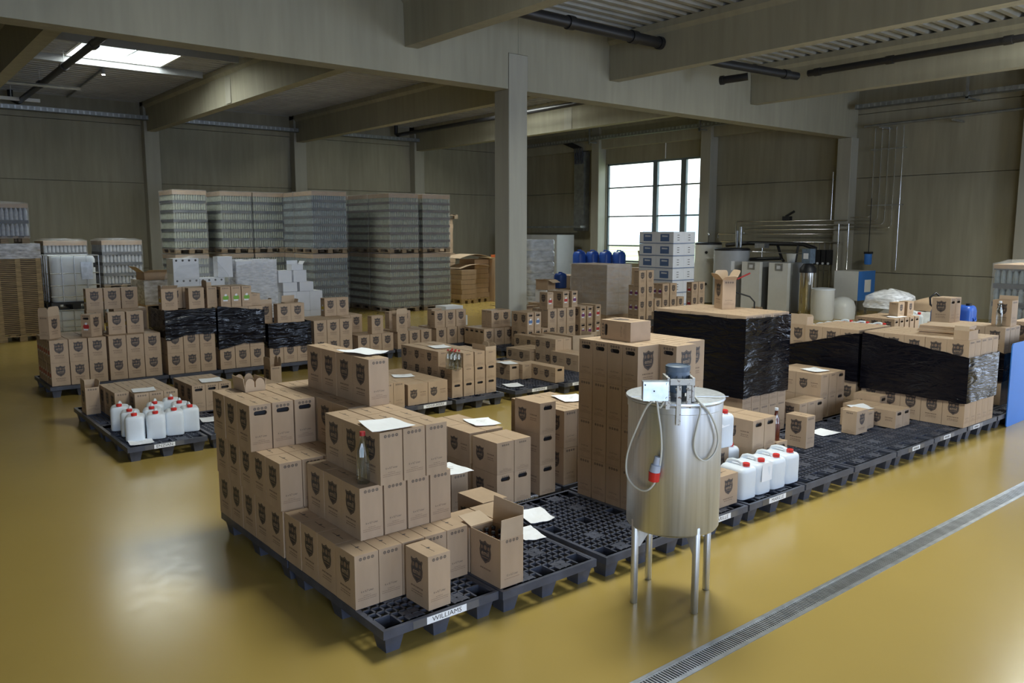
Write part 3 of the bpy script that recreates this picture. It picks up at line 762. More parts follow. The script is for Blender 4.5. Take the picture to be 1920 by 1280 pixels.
def ZL(k): return ZP + k*H3

# front corner: WILLIAMS
stack('on WILLIAMS pallet', 'A', 0.303, 0.612, ZL(0), 5, 4, 1, keep=lambda i, j, k: j < 1 or i == 0)
stack('of WILLIAMS pallet, set-back tier', 'A', 0.440, 0.790, ZL(1), 4, 3, 1, px=0.163, keep=lambda i, j, k: j < 1 or i == 0, l0=1)
stack('of WILLIAMS pallet, topmost tier', 'A', 0.560, 0.755, ZL(2), 3, 3, 1, px=0.161, l0=2)
carton('A', 0.694, 0.464, ZL(0), 0.02, 'lone brown carton standing in front on WILLIAMS pallet behind the name label', 'cartons on WILLIAMS pallet')
# tall block behind it
Q = 'block behind WILLIAMS pallet'
stack(Q, 'A', 0.300, 1.572, ZL(0), 5, 5, 1, keep=lambda i, j, k: j < 1 or i == 0)
stack(Q, 'A', 0.292, 1.572, ZL(1), 5, 5, 1, keep=lambda i, j, k: (j < 2 or i == 0), l0=1)
stack(Q, 'A', 0.255, 1.960, ZL(2), 3, 3, 1, hole=lambda i, j, k: True, px=0.162, l0=2, keep=lambda i, j, k: not (i == 1 and j == 2))
stack(Q + ', right part', 'A', 0.748, 1.480, ZL(2), 2, 5, 1, l0=2, keep=lambda i, j, k: i == 0 or j == 0 or j > 3)
stack('topmost ridge behind WILLIAMS pallet', 'A', 0.875, 1.425, ZL(3), 1, 4, 1, l0=3)

def open_carton(typ, x, y, z, rz, label, flaps, group=None, lab=None, hole=False, name='open_carton', cmat='card'):
    """a carton with its lid open: four walls with thickness, a floor, and each flap a part; flap = side, tilt from upright, length, shape"""
    W_, L_, H_ = TYPES[typ] if isinstance(typ, str) else typ
    t = 0.005; b = MB()
    o = [(-W_/2, -L_/2), (W_/2, -L_/2), (W_/2, L_/2), (-W_/2, L_/2)]; n = [(-W_/2+t, -L_/2+t), (W_/2-t, -L_/2+t), (W_/2-t, L_/2-t), (-W_/2+t, L_/2-t)]
    R = lambda p, zz: [(a, c2, zz) for a, c2 in p]
    b.loops([R(n, 0.006), R(n, H_), R(o, H_), R(o, 0)], 0)
    root = tag(link(name, b.mesh(name, [cmat]), None, (x, y, z), rz), label, 'carton', group)
    if isinstance(typ, str):
        for nm, me in carton_meshes(typ, False, lab, False)[1]: link(nm, me, root)
        if hole:
            b = MB(); b.prism(oval(0.046, 0.0165), 0, 0.0012, 0, face_mtx((0, -L_/2-0.0014, H_*0.8), (1, 0, 0), (0, 0, 1))); part('hand_hole_shade', b, 'hole', root)  # raised dark oval, painted as the shade of a hand hole
    for side, ang, ln, shp in flaps:
        w = (L_ if side[0] == 'x' else W_) - 0.004
        s = -1 if side[1] == '-' else 1
        if shp == 'arch':
            poly = [(-w/2, 0), (w/2, 0)] + [(w/4 + w/4*math.cos(a), ln*0.45 + ln*0.55*math.sin(a)) for a in (0, 0.5, 1.0, 1.57, 2.1, 2.6)] + [(0.004, ln*0.30), (-0.004, ln*0.30)] + [(-w/4 + w/4*math.cos(a), ln*0.45 + ln*0.55*math.sin(a)) for a in (0.54, 1.0, 1.57, 2.1, 2.6, 3.14)]
        elif shp == 'tab': poly = [(-w/2, 0), (w/2, 0), (w/2, ln*0.7), (w*0.42, ln*0.95), (w*0.25, ln), (-w*0.25, ln), (-w*0.42, ln*0.95), (-w/2, ln*0.7)]
        else: poly = [(-w/2, 0), (w/2, 0), (w/2*0.97, ln), (-w/2*0.97, ln)]
        ex = (0, s, 0) if side[0] == 'x' else (-s, 0, 0)
        out = Vector((s, 0, 0)) if side[0] == 'x' else Vector((0, s, 0))
        up = Vector((0, 0, 1))*math.cos(ang) + out*math.sin(ang)
        org = out*((W_ if side[0] == 'x' else L_)/2) + Vector((0, 0, H_+0.0005))
        m = face_mtx(org, ex, up); b = MB(); b.prism(poly, -0.004, 0.0, 0, m); part('flap', b, ['card_pale' if cmat == 'card' else cmat], root)
    return root
open_carton('A', 0.500, 2.56, ZL(2), 0, 'carton with scalloped handle flaps folded up, on the block behind WILLIAMS', [('x-', 0.12, 0.10, 'rect'), ('x+', 0.12, 0.085, 'rect'), ('y-', -0.05, 0.095, 'arch'), ('y+', -0.10, 0.10, 'arch')])

# second pallet: open carton of dark bottles, flat cartons
r = open_carton((0.176, 0.300, 0.300), 1.199, 0.462, ZP, 0, 'open carton full of dark bottles with one tall lid flap up, beside WILLIAMS pallet', [('x+', 0.05, 0.17, 'rect'), ('y-', 0.03, 0.125, 'rect'), ('y+', 1.35, 0.14, 'rect')])
b = MB(); crest(b, face_mtx((-0.0885, 0.0, 0.185), (0, -1, 0), (0, 0, 1)), 0.115, 0.145); dashes(b, face_mtx((-0.0885, 0, 0.075), (0, -1, 0), (0, 0, 1)), 0, 0.1, 1, 0.009, 1); part('crest_print', b, ['ink', 'ink_soft', 'card'], r)
b = MB(); m = face_mtx((0, -0.1505, 0.285), (1, 0, 0), (0, 0, 1))
for k in range(4): ring(b, m, (k-1.5)*0.026, 0, 0.0095, 0)
put_text(b, '12 x 0,2 Liter', 0.0165, face_mtx((0, -0.1505, 0.072), (1, 0, 0), (0, 0, 1))); dashes(b, face_mtx((0, -0.1505, 0.05), (1, 0, 0), (0, 0, 1)), 0, 0.12, 0.5, 0.003, 1); part('end_print', b, ['ink', 'ink_soft'], r)
bm_ = MB(); bm_.lathe([(0.026, 0), (0.027, 0.15), (0.024, 0.19), (0.012, 0.225), (0.0115, 0.262)], 10); BOT_S = bm_.mesh('bottle', 'amber', 50)
bm_ = MB(); bm_.lathe([(0.0135, 0.262), (0.0135, 0.277), (0.010, 0.281)], 10); CAP_S = bm_.mesh('bottle_cap', 'black', 50)
for i in range(3):
    for j in range(4):
        o = tag(link('bottle', BOT_S, None, (1.199+(i-1)*0.054, 0.462+(j-1.5)*0.068, ZP+0.0065)), 'small dark bottle in the open carton beside WILLIAMS pallet', 'bottle', 'dark bottles in the open carton'); link('bottle_cap', CAP_S, o)
B2 = 'behind the open carton of bottles'
TYPES['F'] = (0.210, 0.295, 0.292)
for k, (x, y, lb) in enumerate(((1.215, 0.775, 'closed plain-topped carton directly '+B2), (1.435, 0.775, 'closed plain-topped carton right and '+B2), (1.56, 1.085, 'closed crested carton farthest back '+B2))):
    carton('F', x, y, ZP, 0, lb, 'plain-topped cartons beside WILLIAMS pallet', seam=False)
# behind them: pairs and the three-high stack
carton('A', 1.525, 1.655, ZP, 0, 'left carton with hand hole under the paper beside the WILLIAMS block', 'cartons under the paper beside WILLIAMS block', hole=True)
carton('A', 1.690, 1.650, ZP, 0, 'right carton under the paper beside the WILLIAMS block', 'cartons under the paper beside WILLIAMS block')
TYPES['G'] = (0.168, 0.315, 0.252)
GZ = 0.252+GAP
stack('left of the three-high stack', 'G', 2.000, 1.475, ZP, 2, 1, 2, hole=lambda i, j, k: k == 0, px=0.174, seam=False)
stack('of the lone three-high stack', 'G', 2.435, 1.470, ZP, 1, 1, 3, hole=True, seam=False)
stack('low block left of the three-high stack', 'G', 2.02, 1.86, ZP, 2, 2, 2, seam=False, px=0.176, hole=lambda i, j, k: i == 1)
stack('beside the bare second-row pallet', 'A', 2.77, 1.545, ZL(0), 3, 3, 2, keep=lambda i, j, k: i == 0 or j == 0 or k == 1)
open_carton('G', 2.60, 2.62, ZP, 0.1, 'torn open carton behind the three-high stack', [('x-', 0.3, 0.10, 'tab'), ('y-', 0.2, 0.10, 'tab'), ('x+', 0.1, 0.12, 'tab')])

# big four-layer block right of the bare pallet (ends face the camera side)
Q = 'big block behind the steel tank'
stack(Q, 'A', 2.722, 0.700, ZL(0), 1, 4, 4, r=1, hole=lambda i, j, k: k == 3, py=0.1575)
stack('inner column of big block behind tank', 'A', 2.960, 0.535, ZL(0), 1, 5, 4, r=1, hole=lambda i, j, k: k == 3, py=0.1575, keep=lambda i, j, k: j == 0 or k == 3)
stack('last column of big block behind tank', 'A', 3.198, 0.640, ZL(0), 1, 4, 4, r=1, py=0.1575, keep=lambda i, j, k: j == 0 or k == 3)
lying = carton('A', 2.92, 1.02, ZL(4), 0, 'carton lying on its side on top of the big block behind the tank', 'cartons on top of big block', hole=True)
lying.matrix_world = Matrix.Translation((2.963, 0.894, ZL(4)+0.0775)) @ Matrix(((0, 1, 0, 0), (0, 0, 1, 0), (1, 0, 0, 0), (0, 0, 0, 1)))

# ------------------------------------------------------------------ jerrycans
def jerry_meshes(w, d, h):
    b = MB(); n = 16
    def sq(a, c2, z, ox=0, oy=0, p=5.0):
        r = []
        for k in range(n*2):
            t = 2*PI*k/(n*2); cs, sn = math.cos(t), math.sin(t)
            r.append((ox + a*abs(cs)**(2/p)*(1 if cs > 0 else -1), oy + c2*abs(sn)**(2/p)*(1 if sn > 0 else -1), z))
        return r
    W2, D2 = w/2, d/2
    b.loops([sq(W2*0.86, D2*0.86, 0), sq(W2*0.97, D2*0.97, h*0.03), sq(W2, D2, h*0.09), sq(W2*0.985, D2*0.985, h*0.3), sq(W2, D2, h*0.5), sq(W2, D2, h*0.80), sq(W2*0.97, D2*0.97, h*0.87), sq(W2*0.84, D2*0.90, h*0.925), sq(W2*0.60, D2*0.80, h*0.945)])
    body = b.mesh('jerrycan', 'can', 40)
    b = MB(); b.tube([(0, -D2*0.38, h*0.93), (0, -D2*0.30, h*1.02), (0, -D2*0.05, h*1.055), (0, D2*0.45, h*1.05), (0, D2*0.78, h*0.99), (0, D2*0.86, h*0.88)], 0.014, 8, rad=[0.022, 0.018, 0.015, 0.015, 0.018, 0.024])
    hd = b.mesh('handle', 'can', 60)
    b = MB(); b.lathe([(0.026, h*0.92), (0.024, h*0.975)], 14, (0, -D2*0.62, 0)); nk = b.mesh('neck', 'can', 40)
    b = MB(); b.lathe([(0.0275, h*0.965), (0.029, h*1.0), (0.0285, h*1.055), (0.024, h*1.065)], 16, (0, -D2*0.62, 0)); cp = b.mesh('screw_cap', 'cap', 40)
    return body, (('handle', hd), ('neck', nk), ('screw_cap', cp))
JA = jerry_meshes(0.185, 0.23, 0.275); JB = jerry_meshes(0.20, 0.25, 0.275); JC = jerry_meshes(0.19, 0.25, 0.30)
def jerry(kit, x, y, z, rz, label, group):
    o = tag(link('jerrycan', kit[0], None, (x, y, z), rz), label, 'jerrycan', group)
    for nm, me in kit[1]: link(nm, me, o)
    return o
G = 'milky jerrycans on ENZIAN pallet'
for x, y, r, lb in ((0.405, 5.455, -0.35, 'milky jerrycan at the front left of ENZIAN pallet, beside the paper'), (0.598, 5.42, -0.3, 'milky jerrycan second from left in the front line on ENZIAN pallet'), (0.792, 5.46, -0.25, 'milky jerrycan third from left in the front line on ENZIAN pallet'), (0.970, 5.52, -0.2, 'milky jerrycan at the right end of the front line on ENZIAN pallet'),
                    (0.42, 5.70, -0.3, 'milky jerrycan right behind the front left one on ENZIAN pallet'), (0.635, 5.68, -0.3, 'milky jerrycan behind the second front one on ENZIAN pallet'), (0.40, 6.03, -0.3, 'milky jerrycan at the left back on ENZIAN pallet against the cartons'), (0.735, 5.93, -0.3, 'milky jerrycan in the middle back on ENZIAN pallet'), (0.955, 5.80, -0.3, 'milky jerrycan behind the right front one on ENZIAN pallet'), (0.945, 6.07, -0.3, 'milky jerrycan at the far right back on ENZIAN pallet')):
    jerry(JA, x, y, ZP, r, lb, G)
G = 'jerrycans by the steel tank'
for x, y, lb in ((3.68, 0.46, 'filled jerrycan with red cap nearest the steel tank on MARILLE pallet'), (3.885, 0.46, 'filled jerrycan with a paper taped on, second from the steel tank'), (4.10, 0.46, 'filled jerrycan third from the steel tank, in front of the carton pair'), (4.32, 0.47, 'filled jerrycan fourth from the steel tank, at the right end')):
    jerry(JB, x, y, ZP, -0.05, lb, G)
jerry(JC, 4.02, 0.86, ZP, -0.05, 'milky jerrycan half hidden behind the front line by the tank', G)
open_bot = jerry(JC, 3.965, 0.88, ZP+0.305+0.02, -0.05, 'milky jerrycan raised above the others with a paper draped on it', G)
open_bot.location = (3.84, 0.80, ZP+0.325)
carton('A', 3.80, 0.80, ZP, -PI/2, 'brown carton under the raised jerrycan behind the tank', 'cartons by the steel tank')
carton('S', 3.42, 0.44, ZP, -PI/2, 'small crested carton between the steel tank and the nearest jerrycan', 'cartons by the steel tank')
open_carton((0.165, 0.235, 0.35), 3.47, 0.80, ZP, -PI/2, 'open brown carton with lid flaps up right behind the steel tank', [('y-', -0.1, 0.10, 'rect'), ('x+', 0.25, 0.13, 'rect'), ('x-', 0.05, 0.08, 'rect')], 'cartons by the steel tank')
carton('A', 3.70, 1.06, ZP, -PI/2, 'plain carton behind the jerrycans and the open one', 'cartons by the steel tank')

# ------------------------------------------------------------------ front row, right of the jerrycans
stack('beside the four filled jerrycans', 'G', 4.16, 0.66, ZP, 2, 2, 2, hole=True, px=0.176, seam=False, keep=lambda i, j, k: True)
stack('back pair behind the jerrycans', 'A', 4.56, 0.95, ZL(0), 3, 3, 1, keep=lambda i, j, k: True)
stack('with the amber bottle', 'G', 4.53, 0.655, ZP, 1, 1, 1, hole=True, seam=False)
carton('A', 5.48, 1.00, ZP, 0, 'tall carton standing right behind the amber bottle', 'cartons by the amber bottle')
def bottle_thing(x, y, z, s, m, label, group=None, capm='lab_white', n=16, lab=None, sy=1.0):
    b = MB(); b.lathe([(0.036*s, 0), (0.0385*s, 0.004*s), (0.0385*s, 0.165*s), (0.032*s, 0.205*s), (0.017*s, 0.245*s), (0.0145*s, 0.285*s), (0.0165*s, 0.288*s), (0.0165*s, 0.300*s)], n)
    o = single('bottle', b, m, label, 'bottle', (x, y, z), -0.69, group, 40)
    b = MB(); b.lathe([(0.0175*s, 0.288*s), (0.0175*s, 0.312*s)], 12); part('bottle_cap', b, capm, o, 40)
    b = MB(); b.box(-0.010*s, -0.0335*s, 0.17*s, 0.012*s, -0.032*s, 0.235*s)
    b = MB(); b.add([(-0.012*s, -0.0375*s, 0.165*s), (0.012*s, -0.0375*s, 0.165*s), (0.014*s, -0.0300*s, 0.205*s), (0.004*s, -0.0195*s, 0.245*s), (-0.004*s, -0.0195*s, 0.245*s), (-0.014*s, -0.0300*s, 0.205*s)], [(0, 1, 2, 3, 4, 5)])
    part('hang_tag', b, lab or 'lab_white', o)
    return o
bottle_thing(4.62, 0.73, ZP+GZ, 0.95, 'amber', 'amber bottle with white neck tag on a carton by the jerrycans', capm='lab_white')
bottle_thing(0.518, 0.876, ZL(2)+0.0005, 1.0, 'glass', 'clear empty glass bottle with red cap on the WILLIAMS stack', capm='lab_red')
G = 'cluster of small clear bottles'
for k, (dx, dy) in enumerate(((0, 0), (0.075, 0.01), (0.0, 0.075), (0.075, 0.085), (0.0, 0.15), (0.075, 0.16))):
    bottle_thing(4.12+dx, 5.03+dy, ZP+2*(0.188+GAP), 0.80, 'glass', 'small clear bottle with red cap in the cluster on the middle row cartons', G, 'lab_red', 10)

# tall black-wrapped stack
Q = 'tall black-wrapped stack'
stack('of '+Q, 'A', 5.215, 1.50, ZL(0), 5, 5, 4, keep=lambda i, j, k: (j == 0 or i == 0) if k < 3 else True, shell=False)
def wrap(label, x0, y0, x1, y1, top, bot, name='stretch_wrap', m='black_film', seg=22, rows=7, amp=0.010, group=None, parent=None):
    """stretch film round a stack: top and bottom edge as functions of the way round (0..4, one side each: front, right, back, left)"""
    e = 0.014; C4 = [(x0-e, y0-e), (x1+e, y0-e), (x1+e, y1+e), (x0-e, y1+e)]; nrm = [(0, -1), (1, 0), (0, 1), (-1, 0)]
    V = []; F = []
    cols_ = []
    for s in range(4):
        a, c2 = C4[s], C4[(s+1) % 4]
        for q in range(seg):
            f = q/seg; cols_.append((a[0]+(c2[0]-a[0])*f, a[1]+(c2[1]-a[1])*f, nrm[s], s+f, min(f, 1-f)))
    nC = len(cols_); rings = []
    for r in range(rows+1):
        ring_ = []
        for (x, y, nv, u, ef) in cols_:
            zt, zb = top(u), bot(u); z = zb + (zt-zb)*r/rows
            nn = noise.noise(Vector((x*2.2+u*3, y*2.2, z*9))) + 0.5*noise.noise(Vector((x*6, y*6, z*22)))
            o = amp*(0.55+0.9*nn)*min(1, ef*8+0.25)
            if r in (0, rows): z += 0.012*noise.noise(Vector((x*7, y*7, 3.0+r)))
            ring_.append((x+nv[0]*max(o, -0.006), y+nv[1]*max(o, -0.006), z))
        rings.append(ring_)
    b = MB()
    inner = [[(p[0]-cols_[i][2][0]*0.004, p[1]-cols_[i][2][1]*0.004, p[2]) for i, p in enumerate(r)] for r in rings]
    b.loops(rings + inner[::-1], 0, closed=True)
    if parent: return part(name, b, m, parent, 60)
    return single(name, b, m, label, 'plastic wrap', group=group, smooth=60)
wrap('glossy black stretch film round the tall carton stack behind the tank', 5.215, 1.50, 6.00, 2.68, lambda u: 1.40 if u < 3 else 1.40, lambda u: 0.59 if u <= 1 else 0.59)
open_carton('A', 5.75, 2.15, ZL(4), -0.55, 'crested carton with ragged open flaps on top of the tall black-wrapped stack', [('x-', 0.7, 0.09, 'tab'), ('y-', 0.9, 0.07, 'tab'), ('x+', 0.5, 0.12, 'tab'), ('y+', 0.1, 0.10, 'tab')])

# low cartons between the two black-wrapped stacks
stack('front of paper-topped right group', 'S', 6.19, 1.44, ZP, 3, 1, 1, seam=False, hole=lambda i, j, k: i == 2, px=0.166)
stack('two-high group against the black wrap', 'G', 6.30, 1.98, ZP, 2, 1, 2, seam=False, px=0.176)
stack('under a paper before black wrap', 'G', 6.71, 1.50, ZP, 3, 2, 2, seam=False, px=0.176, hole=lambda i, j, k: i == 2)
carton('S', 6.435, 0.935, ZP, -PI/2, 'lone small carton turned sideways on the bare right pallets', 'lone cartons on the right pallets', seam=False)
stack('low pair left of black wrap', 'C', 6.90, 0.72, ZP, 2, 2, 1, seam=False, hole=True)
carton('C', 6.72, 1.06, ZP, 0, 'low carton with a paper on it behind the lone sideways carton', 'lone cartons on the right pallets', seam=False)
carton('G', 7.35, 1.24, ZP, 0, 'carton standing against the long black wrap above the low pair', 'lone cartons on the right pallets', hole=True, seam=False)

# long black-wrapped stacks
Q = 'long black-wrapped stack'
stack('of the '+Q, 'A', 7.505, 0.262, ZL(0), 5, 5, 3, keep=lambda i, j, k: (j == 0 or i == 0) if k < 2 else True, shell=False, py=0.234, px=0.157)
wrap('glossy black stretch film round the long stack by the blue sheet', 7.505, 0.262, 8.290, 1.432, lambda u: (0.93 if u <= 1 else 0.93+0.14*(u-1) if u < 2 else 1.07 if u < 3 else 1.10-0.17*(u-3)), lambda u: 0.43)
stack('of the far '+Q, 'A', 7.505, 1.50, ZL(0), 5, 5, 3, keep=lambda i, j, k: ((j == 0 or i == 0) if k < 2 else (j < 3)), shell=False, py=0.234, px=0.157)
wrap('black stretch film sagging to the left round the farther long stack', 7.505, 1.50, 8.290, 2.67, lambda u: (1.08 if u < 1 else 1.08-0.30*(u-1) if u < 2 else 0.78 if u < 3 else 0.78+0.31*(u-3)), lambda u: 0.50)
open_carton('A', 7.62, 2.32, ZL(2), 0, 'tall open carton standing in the sagging black wrap', [('x-', 0.02, 0.13, 'rect'), ('x+', 0.05, 0.12, 'tab'), ('y-', 0.0, 0.10, 'rect')])
t = thing('flat_cartons', 'bundle of flattened cartons lying on the long black-wrapped stack', 'cardboard', (8.02, 0.72, ZL(3)), 0.12)
for k in range(7):
    b = MB(); dx, dy = random.uniform(-0.012, 0.012), random.uniform(-0.012, 0.012); b.box(-0.22+dx, -0.24+dy, k*0.0145, 0.22+dx, 0.24+dy, k*0.0145+0.0125); part('sheet', b, 'card_pale' if k % 2 else 'card', t)
open_carton((0.235, 0.157, 0.10), 7.64, 0.36, ZL(3), 0, 'shallow open carton lid at the corner of the long black-wrapped stack', [('x-', -0.1, 0.05, 'rect')])

# right end: blue sheet, further stacks
b = MB()
pl = [(0, 0.02), (0.02, 0), (1.9, 0), (1.9, 0.99), (0.03, 0.99), (0, 0.96)]
b.prism(pl, -0.012, 0, 0, face_mtx((0, 0, 0), (1, 0, 0), (0, 0, 1)))
single('blue_sheet', b, 'blue_sheet', 'large upright blue plastic sheet at the right edge beside the pallets', 'plastic sheet', (8.622, 0.225, 0.0), 0.02)
Q = 'stack behind the blue sheet'
stack('of the '+Q, 'A', 9.10, 0.48, ZL(0), 3, 4, 3, keep=lambda i, j, k: (j == 0 or i == 0) if k < 2 else True, shell=False, lab=None, py=0.234)
wrap('black stretch film round the stack behind the blue sheet', 9.10, 0.48, 9.57, 1.42, lambda u: 0.80 if u < 2 else 0.80+0.5*(u-2) if u < 2.5 else 1.05 if u < 3 else 1.08-0.28*(u-3), lambda u: 0.45)
carton('A', 8.53, 0.50, ZP, 0, 'crested carton standing between the long black wrap and blue sheet', 'cartons at the blue sheet')
carton('A', 8.69, 0.56, ZP, 0, 'carton half hidden by the blue sheet at floor level', 'cartons at the blue sheet')
carton('A', 8.62, 0.90, ZP, 0, 'carton in the dark gap behind the blue sheet', 'cartons at the blue sheet')
stack('on top of the '+Q, 'A', 9.13, 1.15, ZL(3), 2, 1, 1, hole=True)
open_carton('A', 9.42, 0.62, ZL(3), -0.1, 'open carton with bottle beside it on top of the stack behind the blue sheet', [('x+', 0.05, 0.05, 'rect')], lab=None)
bottle_thing(9.26, 0.62, ZL(3), 1.0, 'glass', 'clear glass bottle standing on the stack behind the blue sheet', capm='lab_white')
stack('right of stack behind blue sheet', 'A', 10.05, 0.30, ZL(0), 3, 2, 3, r=0, keep=lambda i, j, k: j == 0 or k == 2 or i == 0)

# ------------------------------------------------------------------ middle row (ENZIAN, VOGELBEERE, HIMBEERE)
stack('behind the jerrycans on ENZIAN pallet', 'A', 0.455, 6.47, ZL(0), 1, 3, 1)
stack('right rows behind jerrycans on ENZIAN', 'A', 0.615, 6.27, ZL(0), 3, 4, 1, keep=lambda i, j, k: True)
open_carton('A', 0.345, 7.13, ZP, 0, 'tall open carton with pointed flap at the left back of ENZIAN pallet', [('x-', 0.0, 0.09, 'tab'), ('x+', 0.2, 0.07, 'tab'), ('y+', 0.05, 0.06, 'rect')])
stack('with a paper, right of ENZIAN pallet', 'A', 1.275, 6.37, ZL(0), 3, 3, 1, hole=lambda i, j, k: True)
stack('low pair on the bare third pallet', 'C', 2.10, 6.55, ZP, 2, 2, 1, seam=False)
open_carton('A', 2.62, 7.2, ZP, 0, 'tall open carton behind the low pair in the middle row', [('x-', 0.02, 0.12, 'tab'), ('x+', 0.1, 0.12, 'arch')])
stack('left of the wide VOGELBEERE cartons', 'A', 2.90, 5.03, ZL(0), 3, 4, 1, keep=lambda i, j, k: i == 2 or j == 0, px=0.158)
TYPES['V'] = (0.182, 0.290, 0.262)
stack('on VOGELBEERE pallet', 'V', 3.432, 5.055, ZP, 2, 6, 1, r=1, seam=False, px=0.297)
Q = 'three-high block right of VOGELBEERE'
TYPES['C'] = (0.176, 0.300, 0.188)
stack(Q, 'C', 4.115, 5.10, ZP, 4, 4, 2, hole=lambda i, j, k: k == 0 or i > 1, seam=False, px=0.184, keep=lambda i, j, k: i == 0 or j == 0)
stack('top of '+Q, 'C', 4.115, 5.105, ZP+2*(0.188+GAP), 4, 4, 1, seam=False, px=0.184, l0=2, keep=lambda i, j, k: (i in (1, 2) and j < 2) or (j in (1, 2, 3) and i < 3 and not (i == 0 and j == 0)))
open_carton('C', 4.115+3.5*0.184, 5.255, ZP+2*(0.188+GAP), 0, 'open carton with scalloped flaps on the three-high block, right end', [('x+', 0.05, 0.09, 'arch'), ('y-', 0.0, 0.05, 'rect'), ('x-', 0.05, 0.07, 'rect')])
open_carton('C', 3.98, 6.75, ZP, 0, 'open carton with scalloped flap behind the wide VOGELBEERE cartons', [('x-', 0.0, 0.10, 'arch'), ('y-', 0.1, 0.09, 'arch')])
stack('papered row behind three-high block', 'A', 5.02, 6.42, ZL(0), 5, 3, 1, keep=lambda i, j, k: True)
TYPES['H'] = (0.170, 0.240, 0.215)
stack('left on HIMBEERE pallet', 'H', 5.50, 5.62, ZP, 1, 2, 1, seam=False, hole=True)
stack('row on HIMBEERE pallet', 'H', 5.865, 5.05, ZP, 1, 3, 1, seam=False, hole=True)
stack('second row on HIMBEERE pallet', 'H', 5.69, 5.56, ZP, 1, 2, 1, seam=False)
stack('right of HIMBEERE pallet', 'G', 6.75, 5.50, ZP, 2, 2, 1, seam=False, px=0.176)
stack('small pair right of HIMBEERE', 'H', 6.82, 6.10, ZP, 2, 2, 2, seam=False)
stack('flat low group before the central column', 'C', 6.75, 6.65, ZP, 3, 2, 1, seam=False)
stack('two-crest group right of the central column', 'G', 7.60, 7.20, ZP, 3, 3, 1, seam=False, px=0.30)
b = MB(); b.box(0, 0, 0, 0.42, 0.006, 0.34); single('card_sheet', b, 'card_pale', 'pale cardboard sheet standing upright behind the big block', 'cardboard', (7.85, 6.78, ZP), -0.25)
open_carton('A', 8.35, 6.9, ZP, 0.1, 'open carton with torn flap beside the upright cardboard sheet', [('x-', 0.02, 0.06, 'tab'), ('y-', 0.2, 0.05, 'rect')], hole=True)

# ------------------------------------------------------------------ rear row of crested cartons
R = 'rear row, '
stack(R+'leftmost pallet', 'A', 0.300, 9.24, ZL(0), 3, 6, 2, r=1, lab=lambda i, j, k: 'lab_red' if i == 0 else None, px=0.242)
stack(R+'second pallet', 'A', 1.055, 9.26, ZL(0), 3, 5, 2, r=1, px=0.240)
stack(R+'third pallet', 'A', 1.835, 9.19, ZL(0), 3, 2, 3, r=1, px=0.240, keep=lambda i, j, k: j == 0 or (i == 0), shell=False)
stack(R+'fourth pallet', 'A', 2.605, 9.16, ZL(0), 3, 2, 3, r=1, px=0.238, keep=lambda i, j, k: j == 0 or (i == 0), shell=False)
stack(R+'fifth pallet', 'A', 3.400, 9.16, ZL(0), 3, 2, 2, r=1, px=0.236, keep=lambda i, j, k: j == 0 or (i == 0), shell=False)
wrap('black stretch film round the left rear-row stack with a torn lower edge', 1.835, 9.19, 2.555, 10.0, lambda u: 1.125, lambda u: (0.66+0.24*(u-0.06) if 0.06 < u < 0.33 else 0.67 if u <= 0.06 else 0.735) if u < 1 else 0.7)
wrap('black stretch film gathered to the right round the second wrapped rear-row stack', 2.605, 9.16, 3.32, 10.0, lambda u: (1.145-0.10*u if u < 1 else 1.05), lambda u: (0.46+0.16*u if u < 0.55 else 0.53) if u < 1 else 0.5, amp=0.016)
wrap('low black stretch film round the third wrapped rear-row stack', 3.400, 9.16, 4.108, 10.0, lambda u: 0.815, lambda u: 0.42)
# on top of the rear row
stack('upper pair, second rear pallet', 'A', 1.10, 9.44, ZL(2), 2, 1, 1, r=1, px=0.252, lab='lab_yellow')
open_carton('A', 0.375, 9.52, ZL(2), 0.75-PI/2, 'pale open carton with round flaps at the left end of the rear row', [('x-', 0.0, 0.05, 'tab'), ('x+', 0.0, 0.13, 'tab'), ('y-', 0.0, 0.12, 'tab'), ('y+', 0, 0.1, 'tab')])
carton('A', 0.89, 9.44, ZL(2), -0.85, 'turned carton with a red fruit label on the leftmost rear pallet', 'cartons on top of the rear row', hole=True, lab='lab_red')
stack('upper tier set back, second rear pallet', 'A', 1.62-0.30, 9.98, ZL(2), 2, 2, 1, r=1)
stack('topmost tier, second rear pallet', 'A', 0.955, 10.02, ZL(3), 3, 1, 1, r=1, lab='lab_yellow', px=0.245, grp='cartons topmost on second rear pallet')
stack('support tier, second rear pallet', 'A', 0.955, 10.02, ZL(2), 1, 1, 1, r=1, grp='cartons topmost on second rear pallet')
open_carton('A', 1.93, 9.34, ZL(3), -PI/2, 'open crested carton with yellow label on the left black wrap', [('y-', 0.0, 0.05, 'tab'), ('x+', 0.9, 0.08, 'rect')], lab='lab_yellow')
stack('on the left black wrap of the rear row', 'A', 2.20, 9.24, ZL(3), 1, 1, 1, r=1)
stack('behind, on the left black wrap', 'A', 1.96, 9.50, ZL(3), 3, 1, 1, r=1)
stack('with green fruit labels on black wrap', 'A', 2.665, 9.20, ZL(3), 3, 2, 1, lab='lab_green', px=0.166)
open_carton('A', 2.60, 9.40, ZL(3), 0, 'open carton with upright flap left of the green-label cartons', [('x-', 0.0, 0.10, 'tab'), ('y+', 0, 0.06, 'rect')]).location = (2.575, 9.42, ZL(3))
carton('C', 3.22, 9.5, ZL(3), 0, 'low carton right of the green-label cartons on the black wrap', 'cartons on top of the rear row', seam=False).location = (3.24, 9.42, ZL(3)-0.0)
stack('on the low black wrap of rear row', 'A', 3.58, 9.22, ZL(2), 2, 1, 1, r=1)
open_carton('A', 3.475, 9.52, ZL(2), -PI/2, 'dark open carton standing left on the low black wrap', [('y+', 0.0, 0.08, 'tab'), ('x+', 0.1, 0.07, 'rect')])
